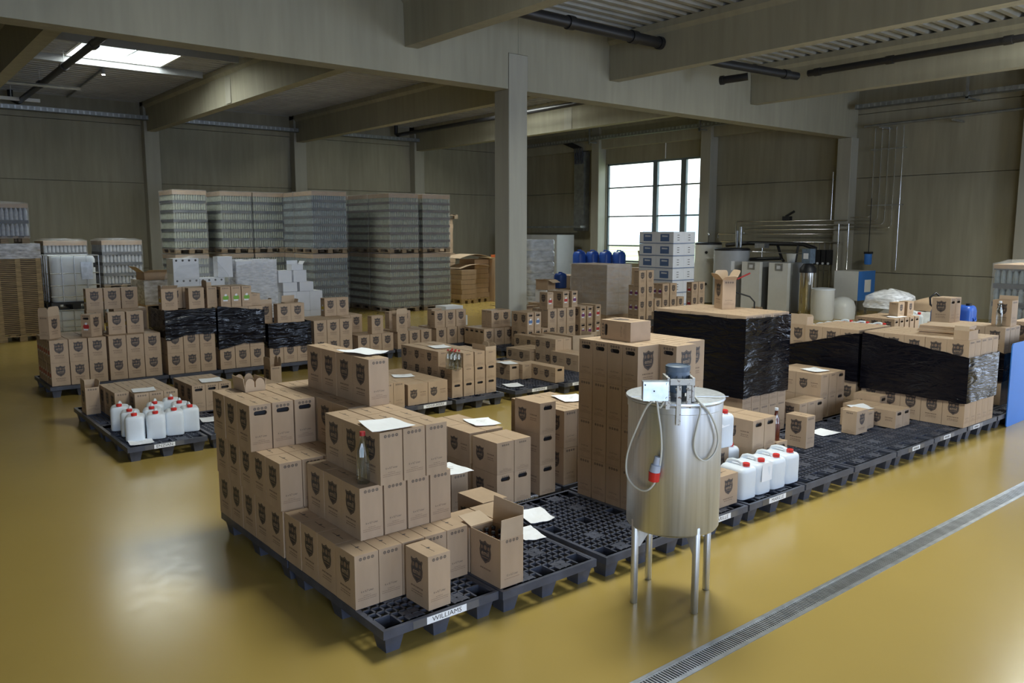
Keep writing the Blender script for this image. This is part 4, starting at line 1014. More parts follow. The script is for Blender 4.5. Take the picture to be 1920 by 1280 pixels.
open_carton('A', 3.92, 9.50, ZL(2), -PI/2, 'open carton with bent lid flap on the low black wrap', [('x-', -0.2, 0.11, 'rect'), ('y+', 0.2, 0.05, 'rect')])
stack(R+'sixth pallet', 'A', 4.215, 9.24, ZL(0), 3, 5, 2, r=1, px=0.240, keep=lambda i, j, k: j == 0 or i == 0 or k == 1)
stack(R+'sixth pallet right side', 'A', 4.94, 9.75, ZL(0), 2, 3, 2, r=1, keep=lambda i, j, k: j == 0 or k == 1)
stack(R+'top pair with yellow label, sixth pallet', 'A', 4.70, 9.80, ZL(2), 2, 1, 1, r=1, lab='lab_yellow')
stack(R+'seventh pallet', 'A', 5.055, 9.30-0.02, ZL(0), 3, 3, 1, r=1, px=0.240)
stack(R+'lone upper carton on seventh pallet', 'A', 5.36, 9.32, ZL(1), 1, 1, 1, r=1)
stack(R+'eighth pallet', 'A', 5.88, 9.32, ZL(0), 3, 4, 1, r=1, px=0.25)
open_carton('A', 5.985, 9.40, ZL(1), -PI/2, 'tall open carton on the eighth rear pallet', [('x+', 0.0, 0.10, 'tab'), ('y+', 0, 0.08, 'rect'), ('x-', 0, 0.06, 'rect')]) 
stack(R+'upper pair, eighth pallet', 'A', 6.00, 9.80, ZL(1), 2, 1, 1, r=1)
stack(R+'ninth pallet', 'A', 6.735, 9.34, ZL(0), 3, 4, 1, r=1, px=0.248)
stack(R+'upper cartons, ninth pallet', 'A', 6.72, 9.36, ZL(1), 3, 1, 1, r=1, hole=True, px=0.246)
carton('A', 7.05, 9.85, ZL(1), -PI/2, 'carton set back on the ninth rear pallet', 'cartons on ninth rear pallet')
stack('dark group against the central column', 'A', 7.32, 8.62, ZL(0), 3, 4, 1, r=1, hole=True, px=0.245)
stack('upper pair by the central column', 'A', 7.60, 8.75, ZL(1), 2, 2, 1, r=1)
pallet(7.40, 8.55-0.35, 'black plastic pallet left of the central column')
pallet(7.45, 7.12-0.16, 'black plastic pallet in front of the central column, with two-crest cartons')

# ------------------------------------------------------------------ shrink-wrapped pallets of bottles
def wood_pallet_mesh(w, d, m='wood_old'):
    b = MB(); h = 0.144
    for k in range(5): x = -w/2 + k*(w-0.1)/4; b.box(x, -d/2, h-0.022, x+0.1, d/2, h)
    for y in (-d/2, -0.05, d/2-0.1): b.box(-w/2, y, h-0.044, w/2, y+0.1, h-0.022)
    for x in (-w/2, -0.07, w/2-0.14):
        for y in (-d/2, -0.05, d/2-0.1): b.box(x, y, 0.022, x+0.14, y+0.1, h-0.044)
        b.box(x, -d/2, 0, x+0.14, d/2, 0.022)
    return b.mesh('wood_pallet', m)
def bottle_load(w, d, layers, lh, n_x, n_y, glass_m, pad_m, cover=0.10, film_m='film', bulge=0.0):
    P = []; z0 = 0.146
    P.append(('wood_pallet', wood_pallet_mesh(w, d), False))
    r = min(w/n_x, d/n_y)/2*0.97; gap = lh-0.02
    b = MB(); pads = MB()
    for l in range(layers):
        zb = z0 + l*lh + 0.012
        pts = [(-w/2+r+(w-2*r)*i/(n_x-1), s*(d/2-r)) for i in range(n_x) for s in (-1, 1)] + [(s*(w/2-r), -d/2+r+(d-2*r)*j/(n_y-1)) for j in range(1, n_y-1) for s in (-1, 1)]
        for x, y in pts: b.lathe([(r, zb), (r, zb+gap*0.58), (r*0.42, zb+gap*0.80), (r*0.38, zb+gap)], 7, (x, y, 0), cap=False)
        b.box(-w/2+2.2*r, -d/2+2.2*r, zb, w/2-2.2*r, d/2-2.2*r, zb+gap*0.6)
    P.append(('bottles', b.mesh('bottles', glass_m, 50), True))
    for l in range(layers+1):
        p = MB(); zb = z0 + l*lh; p.box(-w/2-0.004, -d/2-0.004, zb, w/2+0.004, d/2+0.004, zb+0.008); 
        if l: p.box(-w/2-0.004, -d/2-0.004, zb-0.062, w/2+0.004, -d/2-0.002, zb); p.box(-w/2-0.004, -d/2-0.002, zb-0.062, -w/2-0.002, d/2, zb)  # skirts below the pad paint the dark band of shade at the necks
        P.append(('layer_pad_neck_shade', p.mesh('layer_pad_neck_shade', pad_m), False))
    zt = z0 + layers*lh + 0.008
    p = MB(); p.box(-w/2-0.008, -d/2-0.008, zt-cover, w/2+0.008, d/2+0.008, zt+0.012); P.append(('top_cover', p.mesh('top_cover', 'card'), False))
    p = MB(); e = 0.016; N_ = 10
    rings = []
    for q in range(9):
        z = 0.10 + (zt+0.03-0.10)*q/8
        rr = []
        for (ax, ay, bx, by) in ((-1, -1, 1, -1), (1, -1, 1, 1), (1, 1, -1, 1), (-1, 1, -1, -1)):
            for k in range(N_):
                f = k/N_; x = (ax+(bx-ax)*f)*(w/2+e); y = (ay+(by-ay)*f)*(d/2+e)
                o = 0.012*noise.noise(Vector((x*5, y*5, z*4))); rr.append((x*(1+o), y*(1+o), z))
        rings.append(rr)
    top = [(x*0.94, y*0.94, zt+0.035+bulge*(1-abs(i % N_-5)/5)) for i, (x, y, z) in enumerate(rings[-1])]
    p.loops(rings+[top], 0, cap=False); p.f.append(tuple(len(p.v)-4*N_+k for k in range(4*N_))); p.m.append(0)
    P.append(('shrink_film', p.mesh('shrink_film', film_m, 60), False))
    return P, zt+0.034
def place_load(kit, x, y, z, label, group, rz=0):
    t = thing('bottle_pallet', label, 'bottle pallet', (x, y, z), rz, group)
    for nm, me, st in kit[0]:
        o = link(nm, me, t)
        if st: o['kind'] = 'stuff'
    return t
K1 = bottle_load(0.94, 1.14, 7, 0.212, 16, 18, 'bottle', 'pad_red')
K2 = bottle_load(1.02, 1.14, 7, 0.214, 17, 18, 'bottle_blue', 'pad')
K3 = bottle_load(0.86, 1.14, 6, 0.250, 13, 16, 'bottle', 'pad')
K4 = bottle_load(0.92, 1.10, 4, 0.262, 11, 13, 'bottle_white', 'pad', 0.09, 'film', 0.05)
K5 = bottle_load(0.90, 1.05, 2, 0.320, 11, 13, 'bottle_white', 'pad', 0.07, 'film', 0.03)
G = 'two-high glass pallets at the left wall'
for tier, z in (('lower', 0.0), ('upper', K1[1]+0.004)):
    for x, y, lb in ((10.52, 17.09, 'front corner stack with reddish pads'), (11.64, 17.12, 'stack right of the front corner one'), (10.52, 18.30, 'second stack behind the front corner one'), (10.52, 19.51, 'third stack behind the front corner one')):
        place_load(K1, x, y, z, 'shrink-wrapped pallet of clear bottles, %s tier, %s' % (tier, lb), G)
for tier, z in (('lower', 0.0), ('upper', K2[1]+0.004)):
    for x, y, lb in ((8.59, 17.80, 'bluish stack between white cartons and reddish stack'), (8.59, 19.0, 'bluish stack just behind the front bluish one')):
        place_load(K2, x, y, z, 'shrink-wrapped pallet of bottles, %s tier, %s' % (tier, lb), G)
for tier, z in (('lower', 0.0), ('upper', K3[1]+0.004)):
    for x, y, lb in ((5.45, 19.6, 'leftmost of the three rear stacks'), (6.70, 19.6, 'middle of the three rear stacks'), (7.62, 19.6, 'rightmost of the three rear stacks')):
        place_load(K3, x, y, z, 'shrink-wrapped pallet of greenish bottles, %s tier, %s' % (tier, lb), G)
G = 'white glass pallets at the left back'
place_load(K4, 2.36, 19.2, 0.835, 'pallet of white glass behind the upright white container', G)
place_load(K4, 3.62, 19.2, 0.835, 'pallet of white glass right of the upright white container', G)
place_load(K5, 2.36, 19.2, 0.0, 'low pallet of film-wrapped white glass under the left one', G).scale = (1, 1, 1.0)
place_load(K5, 3.62, 19.2, 0.0, 'low pallet of film-wrapped white glass under the right one', G)

# stack of wooden trays with a bottle pallet on top
t = thing('wooden_tray_stack', 'tall stack of slatted wooden trays on a pallet at the left edge', 'tray stack', (1.0, 16.75, 0))
link('wood_pallet', wood_pallet_mesh(0.86, 1.1, 'wood'), t)
b = MB()
for k in range(44):
    z = 0.146 + k*0.0395; b.box(-0.42, -0.52, z, 0.42, 0.52, z+0.020)
part('trays', b, 'wood', t, stuff=True)
b = MB()
for x in (-0.42, -0.045, 0.33): b.box(x, -0.515, 0.146, x+0.09, -0.42, 1.90)
part('tray_blocks', b, 'wood', t, stuff=True)
b = MB(); b.box(-0.41, -0.49, 0.146, 0.41, 0.51, 1.88); part('tray_gap_shade', b, 'card_dark', t)  # dark block whose colour stands for the shade in the tray gaps
b = MB(); b.box(-0.43, -0.53, 1.72, 0.43, 0.53, 2.03); part('stretch_film', b, 'film_milky', t)
place_load(K5, 0.80, 16.75, 2.035, 'short pallet of white glass on top of the wooden tray stack', G)

# upright white containers (caged tanks)
def ibc(x, y, z, w, d, h, label, pal=True):
    t = thing('caged_tank', label, 'container', (x, y, z))
    z0 = 0.16 if pal else 0.01
    b = MB(); n = 24
    def sq(a, c2, zz): return [(a*abs(math.cos(2*PI*k/n))**0.3*(1 if math.cos(2*PI*k/n) > 0 else -1), c2*abs(math.sin(2*PI*k/n))**0.3*(1 if math.sin(2*PI*k/n) > 0 else -1), zz) for k in range(n)]
    W2, D2 = w/2-0.03, d/2-0.03
    b.loops([sq(W2*0.95, D2*0.95, z0), sq(W2, D2, z0+0.05), sq(W2, D2, z0+h-0.08), sq(W2*0.94, D2*0.94, z0+h-0.02), sq(W2*0.8, D2*0.8, z0+h)])
    part('tank_body', b, 'can', t, 45)
    b = MB()
    for k in range(5):
        xx = -w/2 + w*k/4
        b.tube([(xx, -d/2, z0), (xx, -d/2, z0+h)], 0.009, 5); b.tube([(xx, d/2, z0), (xx, d/2, z0+h)], 0.009, 5)
        yy = -d/2 + d*k/4; b.tube([(-w/2, yy, z0), (-w/2, yy, z0+h)], 0.009, 5)
    for zz in (z0+0.12, z0+h*0.36, z0+h*0.62, z0+h+0.0): b.tube([(-w/2, -d/2, zz), (w/2, -d/2, zz), (w/2, d/2, zz), (-w/2, d/2, zz), (-w/2, -d/2, zz)], 0.009, 5)
    part('cage', b, 'galv', t)
    b = MB(); b.box(0.13*w, -d/2-0.018, z0+h*0.48, 0.36*w, -d/2-0.010, z0+h*0.86); part('plate', b, 'galv', t)
    b = MB(); b.box(0.385*w, -d/2-0.014, z0+h*0.74, 0.43*w, -d/2-0.004, z0+h*0.84); part('label', b, 'black', t)
    if pal:
        b = MB(); b.box(-w/2, -d/2, 0.11, w/2, d/2, 0.155)
        for xx in (-w/2, -0.08, w/2-0.16):
            for yy in (-d/2, -0.08, d/2-0.16): b.box(xx, yy, 0.02, xx+0.16, yy+0.16, 0.11)
            b.box(xx, -d/2, 0, xx+0.16, d/2, 0.02)
        part('pallet_base', b, 'black', t)
    return t
ibc(2.08, 16.9, 0.60, 0.98, 1.0, 1.0, 'upright white caged plastic container on a black base near the left wall')
ibc(2.02, 16.9, 0.0, 0.98, 1.0, 0.575, 'lower white caged container under the upright one', pal=False)
# film-wrapped low load with open cartons
def bag_heap(name, label, cx, cy, z0, rx, ry, h, m, cat, seed=0, n=18, rows=7, sq_=0.55):
    b = MB(); rings = []
    for r in range(rows):
        f = r/(rows-1); rr = []
        for k in range(n):
            a = 2*PI*k/n; s = (1-0.10*f) if f < 0.75 else (0.92-(f-0.75)*2.6)
            cs, sn = math.cos(a), math.sin(a)
            px = rx*abs(cs)**sq_*(1 if cs > 0 else -1); py = ry*abs(sn)**sq_*(1 if sn > 0 else -1)
            o = 1 + 0.10*noise.noise(Vector((cs*2+seed, sn*2, f*3)))
            rr.append((px*s*o, py*s*o, h*f*(1+0.16*noise.noise(Vector((cs+seed, sn, 5)))) ))
        rings.append(rr)
    b.loops(rings)
    return single(name, b, m, label, cat, (cx, cy, z0), smooth=70)
t = thing('wrapped_load', 'low film-wrapped load right of the upright white container', 'wrapped load', (3.40, 15.2, 0))
link('wood_pallet', wood_pallet_mesh(0.8, 1.1), t)
b = MB(); b.box(-0.36, -0.5, 0.146, 0.36, 0.5, 1.24); part('stacked_cardboard', b, 'card_pale', t)
b = MB(); b.box(-0.37, -0.51, 0.75, 0.37, 0.51, 1.26); part('stretch_film', b, 'film_milky', t)
open_carton((0.66, 0.45, 0.16), 3.38, 15.05, 1.262, 0.1, 'wide open brown carton on the low film-wrapped load', [('y-', 1.3, 0.2, 'rect'), ('x-', 0.9, 0.2, 'rect'), ('x+', 1.2, 0.2, 'rect')])

# white cartons, half of them under film
def white_carton(x, y, z, w, d, h, label, group, dots=0):
    b = MB(); b.box(-w/2, -d/2, 0, w/2, d/2, h-0.001); b.box(-w/2+0.001, -0.0015, h-0.001, w/2-0.001, 0.0015, h)
    o = single('white_carton', b, 'white_card', label, 'carton', (x, y, z), group=group)
    if dots:
        b = MB(); m = face_mtx((0, -d/2-0.0008, h*0.90), (1, 0, 0), (0, 0, 1))
        for k in range(dots): b.flat([(0.022*math.cos(2*PI*q/8) + (k-(dots-1)/2)*w/dots, 0.022*math.sin(2*PI*q/8)) for q in range(8)], m)
        part('punch_marks', b, 'ink', o)
    return o
G = 'white cartons behind the rear row'
t = thing('wood_pallet', 'wooden pallet under the left white cartons', 'pallet', (3.72, 13.55, 0)); link('boards', wood_pallet_mesh(1.1, 0.9), t)
t = thing('wood_pallet', 'wooden pallet under the film-wrapped white cartons', 'pallet', (4.86, 13.55, 0)); link('boards', wood_pallet_mesh(1.0, 0.9), t)
t = thing('wood_pallet', 'wooden pallet under the stepped white cartons', 'pallet', (5.88, 13.55, 0)); link('boards', wood_pallet_mesh(0.95, 0.9), t)
for k in range(4):
    for i in range(2):
        if k == 3 and i == 1: continue
        white_carton(3.44+i*0.50, 13.42, 0.146+k*0.402, 0.494, 0.42, 0.40, 'white carton with punched dots, %s layer, %s of the left white group' % (LAY[k], ('left', 'right')[i]), G, 4)
white_carton(4.22, 13.36, 1.355, 0.30, 0.26, 0.42, 'tall slim white carton standing between the two film-wrapped groups', G)
c = thing('stretch_film', 'clear crumpled film over the left white cartons', 'plastic wrap', (3.7, 13.42, 0))
b = MB(); b.loops([[(x*sx, y*sy, z) for x, y in ((-0.57, -0.24), (0, -0.25), (0.6, -0.24), (0.6, 0.26), (-0.57, 0.26))] for z, sx, sy in ((0.75, 1.02, 1.02), (1.2, 1.0, 1.02), (1.42, 0.93, 1.0), (1.72, 0.55, 0.8), (1.80, 0.3, 0.5))]); part('sheet', b, 'film', c, 80)
for k in range(4):
    for i in range(2):
        white_carton(4.65+i*0.42, 13.42, 0.146+k*0.382, 0.41, 0.42, 0.38, 'white carton under the shiny film bundle, %s layer, %s side' % (LAY[k], ('left', 'right')[i]), G)
wrap('shiny milky film bundle round the white cartons in the middle', 4.44, 13.20, 5.28, 13.64, lambda u: 1.70 - (0.12*(1-u) if u < 0.4 else 0), lambda u: 0.55, m='film_milky', amp=0.022, rows=9, name='film_bundle')
ST = [(0, 0, 0.30, 0.42), (1, 0, 0.30, 0.42), (2, 0, 0.30, 0.42), (0, 1, 0.30, 0.42), (1, 1, 0.30, 0.42), (2, 1, 0.30, 0.42)]
for i, k, w_, h_ in ST: white_carton(5.585+i*0.304, 13.42, 0.146+0.0+k*0.423, 0.30, 0.40, 0.421, 'tall white carton, %s layer, %s from left in the stepped white stack' % (LAY[k], ORD[i]), G)
for i, (x, lb) in enumerate(((5.52, 'left'), (5.90, 'right'))): white_carton(x+0.08, 13.40, 0.994, 0.32, 0.34, 0.20, 'flat white carton on the stepped white stack, lower %s' % lb, G)
for i, (x, lb) in enumerate(((5.44, 'left'), (5.78, 'right'))): white_carton(x+0.06, 13.40, 1.196, 0.30, 0.32, 0.255, 'white carton near the top of the stepped white stack, upper %s' % lb, G)
open_carton((0.26, 0.26, 0.12), 5.80, 13.40, 1.453, 0, 'small open white carton topmost on the stepped white stack', [('x+', 0.6, 0.08, 'rect'), ('y+', 0.2, 0.08, 'rect')], cmat='white_card')

# stacks of flat brown cardboard at the left wall beside the column
def flat_stack(x, y, z, w, d, n, hh, label, pal=True, lean=0.0):
    t = thing('cardboard_stack', label, 'cardboard', (x, y, z))
    z0 = 0.0
    if pal: link('wood_pallet', wood_pallet_mesh(w, d, 'wood'), t); z0 = 0.146
    for k in range(n):
        b = MB(); dx = random.uniform(-0.025, 0.025) + lean*k; b.box(-w/2+0.02+dx, -d/2+0.03, z0+k*hh, w/2-0.02+dx, d/2-0.03, z0+k*hh+hh-0.008); part('bundle', b, 'card', t)
    return t
flat_stack(13.55, 18.0, 0.0, 0.62, 0.9, 6, 0.155, 'bundled flat cardboard, left low stack right of the bottle pallets')
flat_stack(14.30, 18.3, 0.0, 0.62, 0.9, 8, 0.155, 'bundled flat cardboard, taller stack second right of the bottle pallets')
flat_stack(15.9, 18.2, 0.0, 0.75, 0.9, 7, 0.150, 'leaning bundle of flat cardboard against the central column', lean=0.02)
t = flat_stack(14.1, 20.2, 1.55, 0.85, 0.9, 7, 0.165, 'bundled cardboard under an upturned wooden pallet, high beside the bottle pallets', pal=False)
b = MB(); o = link('wood_pallet', wood_pallet_mesh(0.95, 1.1), t, (0.05, 0, 7*0.165))
flat_stack(14.1, 20.2, 0.0, 0.95, 1.0, 9, 0.155, 'bundled cardboard lower tier below the high upturned pallet')
for k, (x, y, z, a) in enumerate(((13.9, 18.1, 1.10, 0.2), (13.95, 18.2, 1.42, 0.16))):
    b = MB(); n = 8
    rows_ = [[(-0.6+1.2*i/n, s*0.42, 0.10*math.sin(PI*i/n)+a*0.25*i/n) for i in range(n+1)] for s in (-1, 1)]
    v = rows_[0] + rows_[1]; m_ = n+1
    b.add(v + [(p[0], p[1], p[2]+0.012) for p in v], [(i, i+m_, i+m_+1, i+1) for i in range(n)] + [(2*m_+i, 2*m_+i+1, 3*m_+i+1, 3*m_+i) for i in range(n)] + [(i, i+1, 2*m_+i+1, 2*m_+i) for i in range(n)] + [(m_+i+1, m_+i, 3*m_+i, 3*m_+i+1) for i in range(n)])
    single('card_sheet', b, 'card_pale', ('bent cardboard sheet lying low on the flat stacks', 'bent cardboard sheet lying uppermost on the flat stacks')[k], 'cardboard', (x, y, z))
t = thing('orange_tray', 'orange crate on a pale board over the cardboard stacks by the column', 'crate', (14.85, 18.0, 1.40))
b = MB(); b.box(-0.36, -0.3, 0, 0.36, 0.3, 0.035); part('board', b, 'wood', t)
for x in (-0.05, 0.26):
    b = MB(); b.box(x-0.07, -0.28, 0.036, x+0.07, -0.05, 0.12); part('crate_wall', b, 'orange', t)
b = MB(); b.box(14.6, 17.6, 0, 15.15, 18.5, 1.395); single('carton_block', b, 'card', 'plain brown carton block under the orange crate', 'carton')
# plain cartons by the column
for k, (x, y, z, lb) in enumerate(((10.3, 11.6, 0.0, 'bottom left'), (10.75, 11.6, 0.0, 'bottom right'), (10.3, 11.6, 0.262, 'upper left'), (10.75, 11.6, 0.262, 'upper right'))):
    open_carton((0.44, 0.34, 0.258), x, y, z, 0, 'plain brown carton left of the central column in the far pile, %s' % lb, [('x-', 1.35, 0.2, 'rect'), ('y-', 1.5, 0.16, 'rect')], 'far pile left of the column')
for k, (x, z, lb) in enumerate(((8.55, 0.0, 'bottom'), (8.6, 0.222, 'middle'), (8.48, 0.444, 'top'))):
    white_carton(x, 11.4, z, 0.46, 0.40, 0.22, 'white carton left of the central column in the low white pile, %s' % lb, 'low white pile left of the column')

# ------------------------------------------------------------------ beyond the column, towards the window
stack('with blue fruit labels behind the column', 'A', 7.86, 8.02, ZL(0), 2, 2, 2, lab='lab_blue', hole=True, px=0.180)
stack('with blue fruit label, single low one', 'A', 8.24, 8.02, ZL(0), 1, 2, 1, lab='lab_blue', hole=True)
stack('two-high crested row behind column', 'A', 8.62, 8.30, ZL(0), 3, 3, 2, r=1, px=0.250)
pallet(7.80, 7.98, 'black plastic pallet under the blue-label cartons'); pallet(8.60, 8.2, 'black plastic pallet under the two-high crested cartons'); pallet(9.42, 8.2, 'black plastic pallet under the purple-label cartons')
carton('A', 8.50, 8.36, ZL(1)+H3*1, 0.0, 'carton with a red label at the left on the crested row behind column', 'upper cartons behind the column', lab='lab_red').location = (8.72, 8.45, ZL(2))
stack('upper pair with purple label, behind column', 'A', 9.02, 8.34, ZL(2), 2, 2, 1, lab=lambda i, j, k: 'lab_purple' if i else 'lab_red', hole=True, px=0.235)
stack('with purple fruit labels behind column', 'A', 9.46, 8.28, ZL(0), 2, 2, 2, lab='lab_purple', hole=True, px=0.19)
stack('with scarlet fruit label behind column', 'A', 10.02, 8.40, ZL(0), 1, 2, 2, lab='lab_red', hole=True)
carton('A', 10.75, 8.60, ZP+0.0, -PI/2, 'crested carton before the film-wrapped brown pallet', 'cartons before the brown pallet')
t = pallet(10.40, 8.2, 'black plastic pallet before the film-wrapped brown cartons')
Q = 'film-wrapped brown pallet'
t = thing('wood_pallet', 'wooden pallet under the film-wrapped brown cartons', 'pallet', (12.62, 10.82, 0)); link('boards', wood_pallet_mesh(0.84, 1.24), t)
for k in range(4):
    for j in range(3):
        for i in range(2):
            if k < 3 and i and j: continue
            b = MB(); b.box(-0.203, -0.203, 0, 0.203, 0.203, 0.333); single('brown_carton', b, 'card', 'plain brown carton in the %s, %s layer, %s row, %s from left' % (Q, LAY[k], ORD[j], ORD[i]), 'carton', (12.41+i*0.41, 10.41+j*0.41, 0.147+k*0.336), group='cartons of the film-wrapped brown pallet')
wrap('clear shrink film round the plain brown carton pallet', 12.20, 10.20, 13.03, 11.44, lambda u: 1.50, lambda u: 0.3, m='film', amp=0.012, name='shrink_film')
def canister(x, y, z, label, h=0.62, w=0.30):
    b = MB(); n = 20
    def sq(a, c2, zz): return [(a*abs(math.cos(2*PI*k/n))**0.45*(1 if math.cos(2*PI*k/n) > 0 else -1), c2*abs(math.sin(2*PI*k/n))**0.45*(1 if math.sin(2*PI*k/n) > 0 else -1), zz) for k in range(n)]
    b.loops([sq(w/2*0.93, w/2*0.93, 0), sq(w/2, w/2, h*0.05), sq(w/2, w/2, h*0.85), sq(w/2*0.86, w/2*0.9, h*0.95), sq(w/2*0.7, w/2*0.8, h)])
    t = single('blue_canister', b, 'blue', label, 'canister', (x, y, z), group='blue canisters near the window', smooth=45)
    b = MB(); b.tube([(0, -w*0.25, h*0.97), (0, -w*0.2, h*1.06), (0, w*0.2, h*1.06), (0, w*0.25, h*0.97)], 0.022, 6); part('handle', b, 'blue', t, 50)
    b = MB(); b.lathe([(0.04, h*0.98), (0.04, h*1.05)], 10, (0, -w*0.36, 0)); part('screw_cap', b, 'blue', t, 40)
    return t
for k, (x, y, z, h_, lb) in enumerate(((15.30, 14.35, 1.0, 0.68, 'left'), (15.55, 14.05, 1.0, 0.68, 'second'), (15.75, 13.70, 1.0, 0.68, 'third'), (15.95, 13.35, 1.0, 0.68, 'right'))): canister(x, y, z, 'blue plastic canister near the big window, %s of the line' % lb, h_, 0.33)
canister(14.9, 13.95, 1.0, 'short blue canister in front of the line near the window', 0.30, 0.34); canister(14.3, 14.1, 0.65, 'blue canister standing lower at the left near the brown pallet', 0.42, 0.3)
b = MB(); b.box(14.6, 13.1, 0, 16.3, 14.75, 0.995); single('carton_block', b, 'card', 'broad brown carton block carrying the blue canisters', 'carton')
b = MB(); b.box(14.1, 13.9, 0, 14.5, 14.35, 0.645); single('carton_block', b, 'card', 'small brown carton block under the lone left blue canister', 'carton')
# film-wrapped bales, cabinet, ducts
t = thing('wrapped_bales', 'tall pallet of white film-wrapped bales right of the column', 'bales', (13.60, 14.55, 0)); link('wood_pallet', wood_pallet_mesh(1.0, 1.0), t)
for k in range(6):
    b = MB(); n = 24; z0 = 0.148+k*0.318
    def sq(s, zz): return [(0.51*s*abs(math.cos(2*PI*q/n))**0.35*(1 if math.cos(2*PI*q/n) > 0 else -1), 0.51*s*abs(math.sin(2*PI*q/n))**0.35*(1 if math.sin(2*PI*q/n) > 0 else -1), zz) for q in range(n)]
    b.loops([sq(0.95, z0), sq(1.0, z0+0.04), sq(1.0, z0+0.27), sq(0.95, z0+0.314)]); part('bale', b, 'film_bale', t, 50)
t = thing('grey_cabinet', 'tall grey steel cabinet in the corner left of the big window', 'cabinet', (20.0, 21.5, 0))
b = MB(); b.box(-0.45, -1.5, 0, 0.45, 1.5, 2.15); part('body', b, 'tank_grey', t)
for y in (-0.75, 0.75):
    b = MB(); b.box(-0.47, y-0.73, 0.08, -0.452, y+0.73, 2.10); d_ = part('door', b, 'tank_grey', t)
    b = MB(); b.box(-0.50, y-0.6, 1.0, -0.471, y-0.55, 1.18); part('handle', b, 'black', d_)
b = MB(); b.box(20.85, 19.9, 2.3, 21.15, 20.45, 5.35); b2 = single('cable_riser', b, 'duct', 'wide vertical cable riser above the grey cabinet', 'cable tray')
b = MB()
for k in range(6): b.tube([(20.84, 19.95+k*0.09, 4.9), (20.80, 19.95+k*0.09, 5.5), (20.6, 20.4+k*0.09, 5.72)], 0.022, 6)
part('cables', b, 'black', b2)
b = MB(); b.box(20.4, 19.6, 2.42, 20.7, 24.2, 2.50); single('cable_tray', b, 'duct', 'low dark cable tray above the grey cabinet', 'cable tray')
open_carton((0.36, 0.34, 0.24), 11.5, 11.6, 0.87, 0.3, 'small pale open carton with drooping flap before the white bales', [('x+', 1.8, 0.16, 'rect'), ('y-', 2.0, 0.16, 'rect'), ('x-', 1.4, 0.1, 'rect')])
white_carton(11.55, 11.6, 0.56, 0.42, 0.40, 0.305, 'white carton under the small pale open carton', 'white cartons beyond the column')
b = MB(); b.box(11.2, 11.35, 0, 12.0, 11.9, 0.555); single('carton_block', b, 'card', 'brown carton block below the small open carton', 'carton')

# blue-and-white cartons stacked in front of the window
G = 'blue-white carton stack before the window'
t = thing('wood_pallet', 'wooden pallet under the blue-and-white cartons', 'pallet', (14.44, 10.28, 0)); link('boards', wood_pallet_mesh(0.86, 1.16), t)
def bw_carton(x, y, z, label):
    o = MB(); o.box(-0.208, -0.275, 0, 0.208, 0.275, 0.300); o = single('blue_white_carton', o, 'white_card', label, 'carton', (x, y, z), group=G)
    b = MB(); m = face_mtx((-0.2085, 0, 0.155), (0, -1, 0), (0, 0, 1)); b.flat([(-0.14, -0.09), (0.14, -0.09), (0.14, 0.09), (-0.14, 0.09)], m, 0); b.flat([(-0.09, 0.02), (0.09, 0.02), (0.10, 0.05), (-0.09, 0.06)], lift(m, 0.0004), 1)
    for xx, nn in ((-0.2086, (0, -1, 0)),):
        m = face_mtx((xx, 0, 0), nn, (0, 0, 1)); b.flat([(-0.275, 0.008), (0.275, 0.008), (0.275, 0.026), (-0.275, 0.026)], m, 0)
    m = face_mtx((0, -0.2755, 0), (1, 0, 0), (0, 0, 1)); b.flat([(-0.208, 0.008), (0.208, 0.008), (0.208, 0.026), (-0.208, 0.026)], m, 0)
    for q in (0.21, 0.15, 0.09): b.flat([(-0.06, q), (0.02, q), (0.02, q+0.014), (-0.06, q+0.014)], m, 2)
    part('blue_print', b, ['lab_blue', 'lab_white', 'ink'], o); return o
for k in range(7):
    for j in range(2):
        for i in range(2):
            if i and j and k < 6: continue
            bw_carton(14.23+i*0.42, 10.0+j*0.555, 0.147+k*0.304, 'white carton with blue panels before the window, %s layer, %s row, %s' % (ORD[k], ('front', 'back')[j], ('left', 'right')[i]))
open_carton((0.5, 0.4, 0.30), 16.2, 12.4, 1.25, 0.2, 'brown open carton in front of the window left of the blue-white stack', [('x-', 0.4, 0.2, 'rect'), ('y-', 1.0, 0.15, 'rect')])
b = MB(); b.box(15.85, 12.1, 0, 16.6, 12.8, 1.245); single('carton_block', b, 'card', 'brown carton block under the open carton by the window', 'carton')
# purple-label cartons below the blue-white ones
stack('dark row below the blue-white stack', 'A', 11.6, 8.66, ZL(0), 6, 2, 3, r=1, lab='lab_purple', keep=lambda i, j, k: (k < 2 and (j == 0 or i == 0)) or (k == 2 and i in (0, 1, 3, 4)), shell=False, px=0.262)
stack('upper dark row below the blue-white stack', 'A', 11.6, 8.66, ZL(3), 2, 1, 1, r=1, px=0.25)
stack('orange-lit pair right of the dark row', 'A', 13.35, 8.60, ZL(0), 2, 1, 3, r=1, lab='lab_red', px=0.25)
for k in range(3): pallet(11.55+k*0.82, 8.42, 'black plastic pallet under the dark cartons below the blue-white stack, %s' % ('left', 'middle', 'right')[k])
b = MB(); b.box(0, 0, 0, 1.25, 0.8, 0.012); sheet = single('black_sheet', b, 'black', 'dark board with bright edge lying tilted behind the big block', 'board', (8.75, 6.3, 0.62))
sheet.rotation_euler = (0, -0.02, -0.35)
stack('under the dark tilted board', 'A', 8.95, 6.35, ZL(0), 3, 2, 1)
pallet(8.8, 6.2, 'black plastic pallet under the tilted board'); pallet(9.62, 6.2, 'black plastic pallet right of the tilted board')
stack('right of the dark tilted board', 'A', 9.85, 6.45, ZL(0), 1, 2, 2, r=1)
